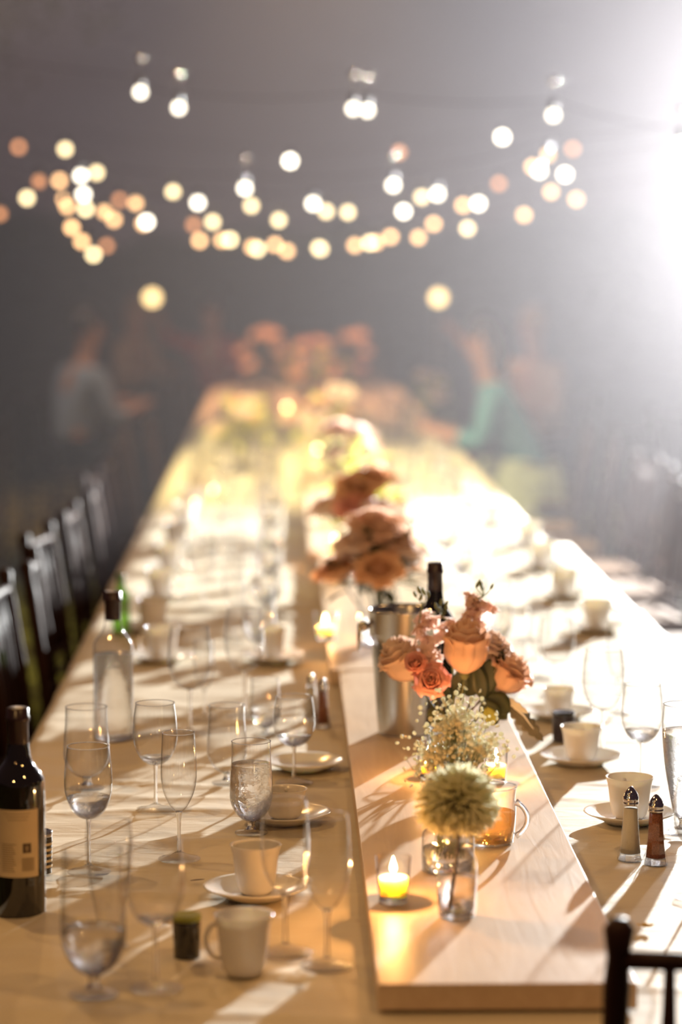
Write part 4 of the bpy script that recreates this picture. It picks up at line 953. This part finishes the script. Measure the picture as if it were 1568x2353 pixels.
for nm, y, bl in STR:
    for i, (px, py, c) in enumerate(bl):
        P = aty(px, py, y + (.0 if nm != 'left trailing' else (i - 2) * .5))
        t = thing('light_bulb', f'{CNAME[c]} round bulb, {ORD[i]} from the left on the {nm} light string', 'light bulb', P, 0, f'bulbs on the {nm} light string')
        a = bpy.data.objects.new('globe', bulb_mesh(c, y)); COL.objects.link(a); a.parent = t
        a = bpy.data.objects.new('socket', SOCK); COL.objects.link(a); a.parent = t
        if nm == 'topmost' or (px, py) in ((563, 433), (904, 426)):
            a = bpy.data.objects.new('glint_ball', GLINT_BALL); COL.objects.link(a); a.parent = t
    pts = []
    b2_ = sorted(bl); ends = [(-220, b2_[0][1] - 90)] + [(p[0], p[1]) for p in b2_] + [(1790, b2_[-1][1] - 90)]
    base = None
    for k, (px, py) in enumerate(ends):
        q = aty(px, py, y) + Vector((0, 0, .052 + (0 if 0 < k < len(ends) - 1 else 0))); pts.append(q)
    if nm == 'left trailing': pts = [aty(px, py, y + (i - 2) * .5) + Vector((0, 0, .052)) for i, (px, py, c) in enumerate(bl)]
    dense = []
    for a_, b_ in zip(pts, pts[1:]):
        for k in range(6):
            f_ = k / 6; q = a_.lerp(b_, f_); q.z -= 4 * .02 * f_ * (1 - f_); dense.append(q)
    dense.append(pts[-1])
    cb = MB().tube(dense, 0.0011, 6).build('light_string_cable', M['cable']); tag(cb, f'thin black cable carrying the {nm} string of bulbs', 'cable')
for i, (px, lab_) in enumerate([(350, 'left'), (1008, 'right')]):
    y = 17.5; P = aty(px, 684, y); t = thing('globe_lamp', f'golden globe lamp on a thin post beyond the table, the {lab_} one of two', 'lamp', (P.x, P.y, 0), 0, 'globe lamps on thin posts')
    r = .045; bp = 2 * r / mpp(y); blur = APERTURE * F * abs(1 / FOCUS - 1 / y); k = ((blur ** 2 + bp ** 2) ** .5 / bp) ** 2; col = TARGET['G']; mx = max(col)
    MB().ball((0, 0, P.z), (r, r, r), 20, 14).build('globe', emission('golden globe glow', tuple(v / mx for v in col), mx * k), t)
    MB().tube([(0, 0, 0), (0, 0, P.z - r)], .008, 8).build('post', M['cable'], t)
    MB().lathe([(0, 0), (.09, 0), (.09, .01), (.02, .02), (0, .02)], 20).build('base', M['cable'], t)
# unseen fill bulbs added above the frame to brighten table and people
for i, (p, pw_) in enumerate(zip(FILL_BULBS, FILL_POWER)):
    t = thing('light_bulb', f'warm fill bulb added above the picture, {ORD[i]} from the camera', 'light bulb', p, 0, 'fill bulbs added above the picture')
    a = bpy.data.objects.new('globe', bulb_mesh('Y', 8.0)); COL.objects.link(a); a.parent = t; a.scale = (.7, .7, .7)
    a = bpy.data.objects.new('socket', SOCK); COL.objects.link(a); a.parent = t
    l = lamp('fill_light', 'SPOT' if i in (5, 6) else 'POINT', (0, 0, -.03), pw_, (1.0, .56, .20) if i < 5 else (1.0, .82, .40) if i == 5 else (1.0, .8, .6) if i == 7 else (1.0, .50, .24), .03); l.parent = t
    if i in (5, 6): l.data.spot_size = math.radians(66 if i == 5 else 72); l.data.spot_blend = 0.9
cb = MB().tube([Vector(p) + Vector((0, 0, .05)) for p in sorted(FILL_BULBS, key=lambda q: q[1])], .0026, 6).build('light_string_cable', M['cable']); tag(cb, 'thin black cable added above the picture to carry the fill bulbs', 'cable')

# floodlight on its stand, just outside the frame to the right
t = thing('floodlight', 'bright floodlight on a tripod stand to the right of the table', 'lamp', (FLOOD.x, FLOOD.y, 0))
d = (Vector((0.2, 4.0, .9)) - FLOOD); d.z = 0; a_ = math.atan2(d.y, d.x)
T = Matrix.Rotation(a_, 4, 'Z')
MB().box((-.06, 0, FLOOD.z), (.06, .30, .22), T).build('lamp_head', M['black'], t, smooth=False, bevel=.01)
MB().box((-.022, 0, FLOOD.z), (.01, .26, .18), T).build('lens', M['chrome'], t, smooth=False)
MB().tube([(0, 0, .35), T @ Vector((-.06, 0, FLOOD.z - .12))], .014, 10).build('pole', M['black'], t)
for k in range(3):
    MB().tube([(0, 0, .75), (.45 * math.cos(k * 2.1 + .3), .45 * math.sin(k * 2.1 + .3), .012)], .010, 8).build('leg', M['black'], t)

# ------------------------------------------------------------------ tree at the upper left
t = thing('tree', 'dim olive-leaved tree at the upper left beyond the light strings', 'tree', (-4.0, 17.5, 0))
MB().tube([(0, 0, 0), (.1, 0, 1.2), (.5, 0, 2.6), (1.2, -.2, 3.6), (1.9, -.3, 4.0)], [.16, .13, .10, .06, .02], 12).build('trunk', M['bark'], t)
mb = MB(); rr = random.Random(77)
for i in range(2600):
    q = rr.random()
    c0 = (1.6, 0, 3.6) if q < .45 else (1.2, -.2, 2.3) if q < .75 else (2.5, 0, 3.9)
    p = Vector((c0[0] + rr.gauss(0, .42), c0[1] + rr.gauss(0, .5), c0[2] + rr.gauss(0, .28))); T = Matrix.Translation(p) @ Euler((rr.uniform(0, 6), rr.uniform(0, 6), rr.uniform(0, 6))).to_matrix().to_4x4()
    mb.patch(leaf_fn(.085, .022, T=T), 1, 2)
o = mb.build('leaves', M['leafy'], t); o['kind'] = 'stuff'
# small yellow blossom dropped on the cloth by the near chair
P = at(1484, 2135, TZ)
t = thing('fallen_blossom', 'small yellow blossom lying on the cloth behind the near chair', 'flower', P + Vector((0, 0, .003)))
for k in range(5):
    leaf(t, 'petal', M['yellow_petal'], (0, 0, 0), .014, .005, (.15, 0, k * 2 * PI / 5), .2, -.1, 0, 5)
P = at(437, 1628 + 400, TZ)
o = MB().patch(leaf_fn(.022, .003, .2, -.05), 2, 5).build('fallen_leaf', M['stem_dark'], loc=P + Vector((0, 0, .003)), thick=.0005); o.rotation_euler = (0, 0, -1.4); tag(o, 'tiny dark dried leaf on the cloth left of the candlelit cup', 'leaf')

# ------------------------------------------------------------------ haze added to stand in for lens flare from the floodlight
hz, N, L = mat('flare_haze'); N.remove(N['Principled BSDF'])
vs = N.new('ShaderNodeVolumeScatter'); vs.inputs['Color'].default_value = (.965, .92, .975, 1); vs.inputs['Density'].default_value = 0.0150; vs.inputs['Anisotropy'].default_value = 0.63
L.new(vs.outputs[0], N['Material Output'].inputs['Volume'])
hb = MB().box((0, 22.4, 5.0), (30, 30, 10.1)).build('haze', hz, smooth=False); hb['kind'] = 'stuff'; hb['label'] = 'thin pale haze hanging in the floodlight beam'
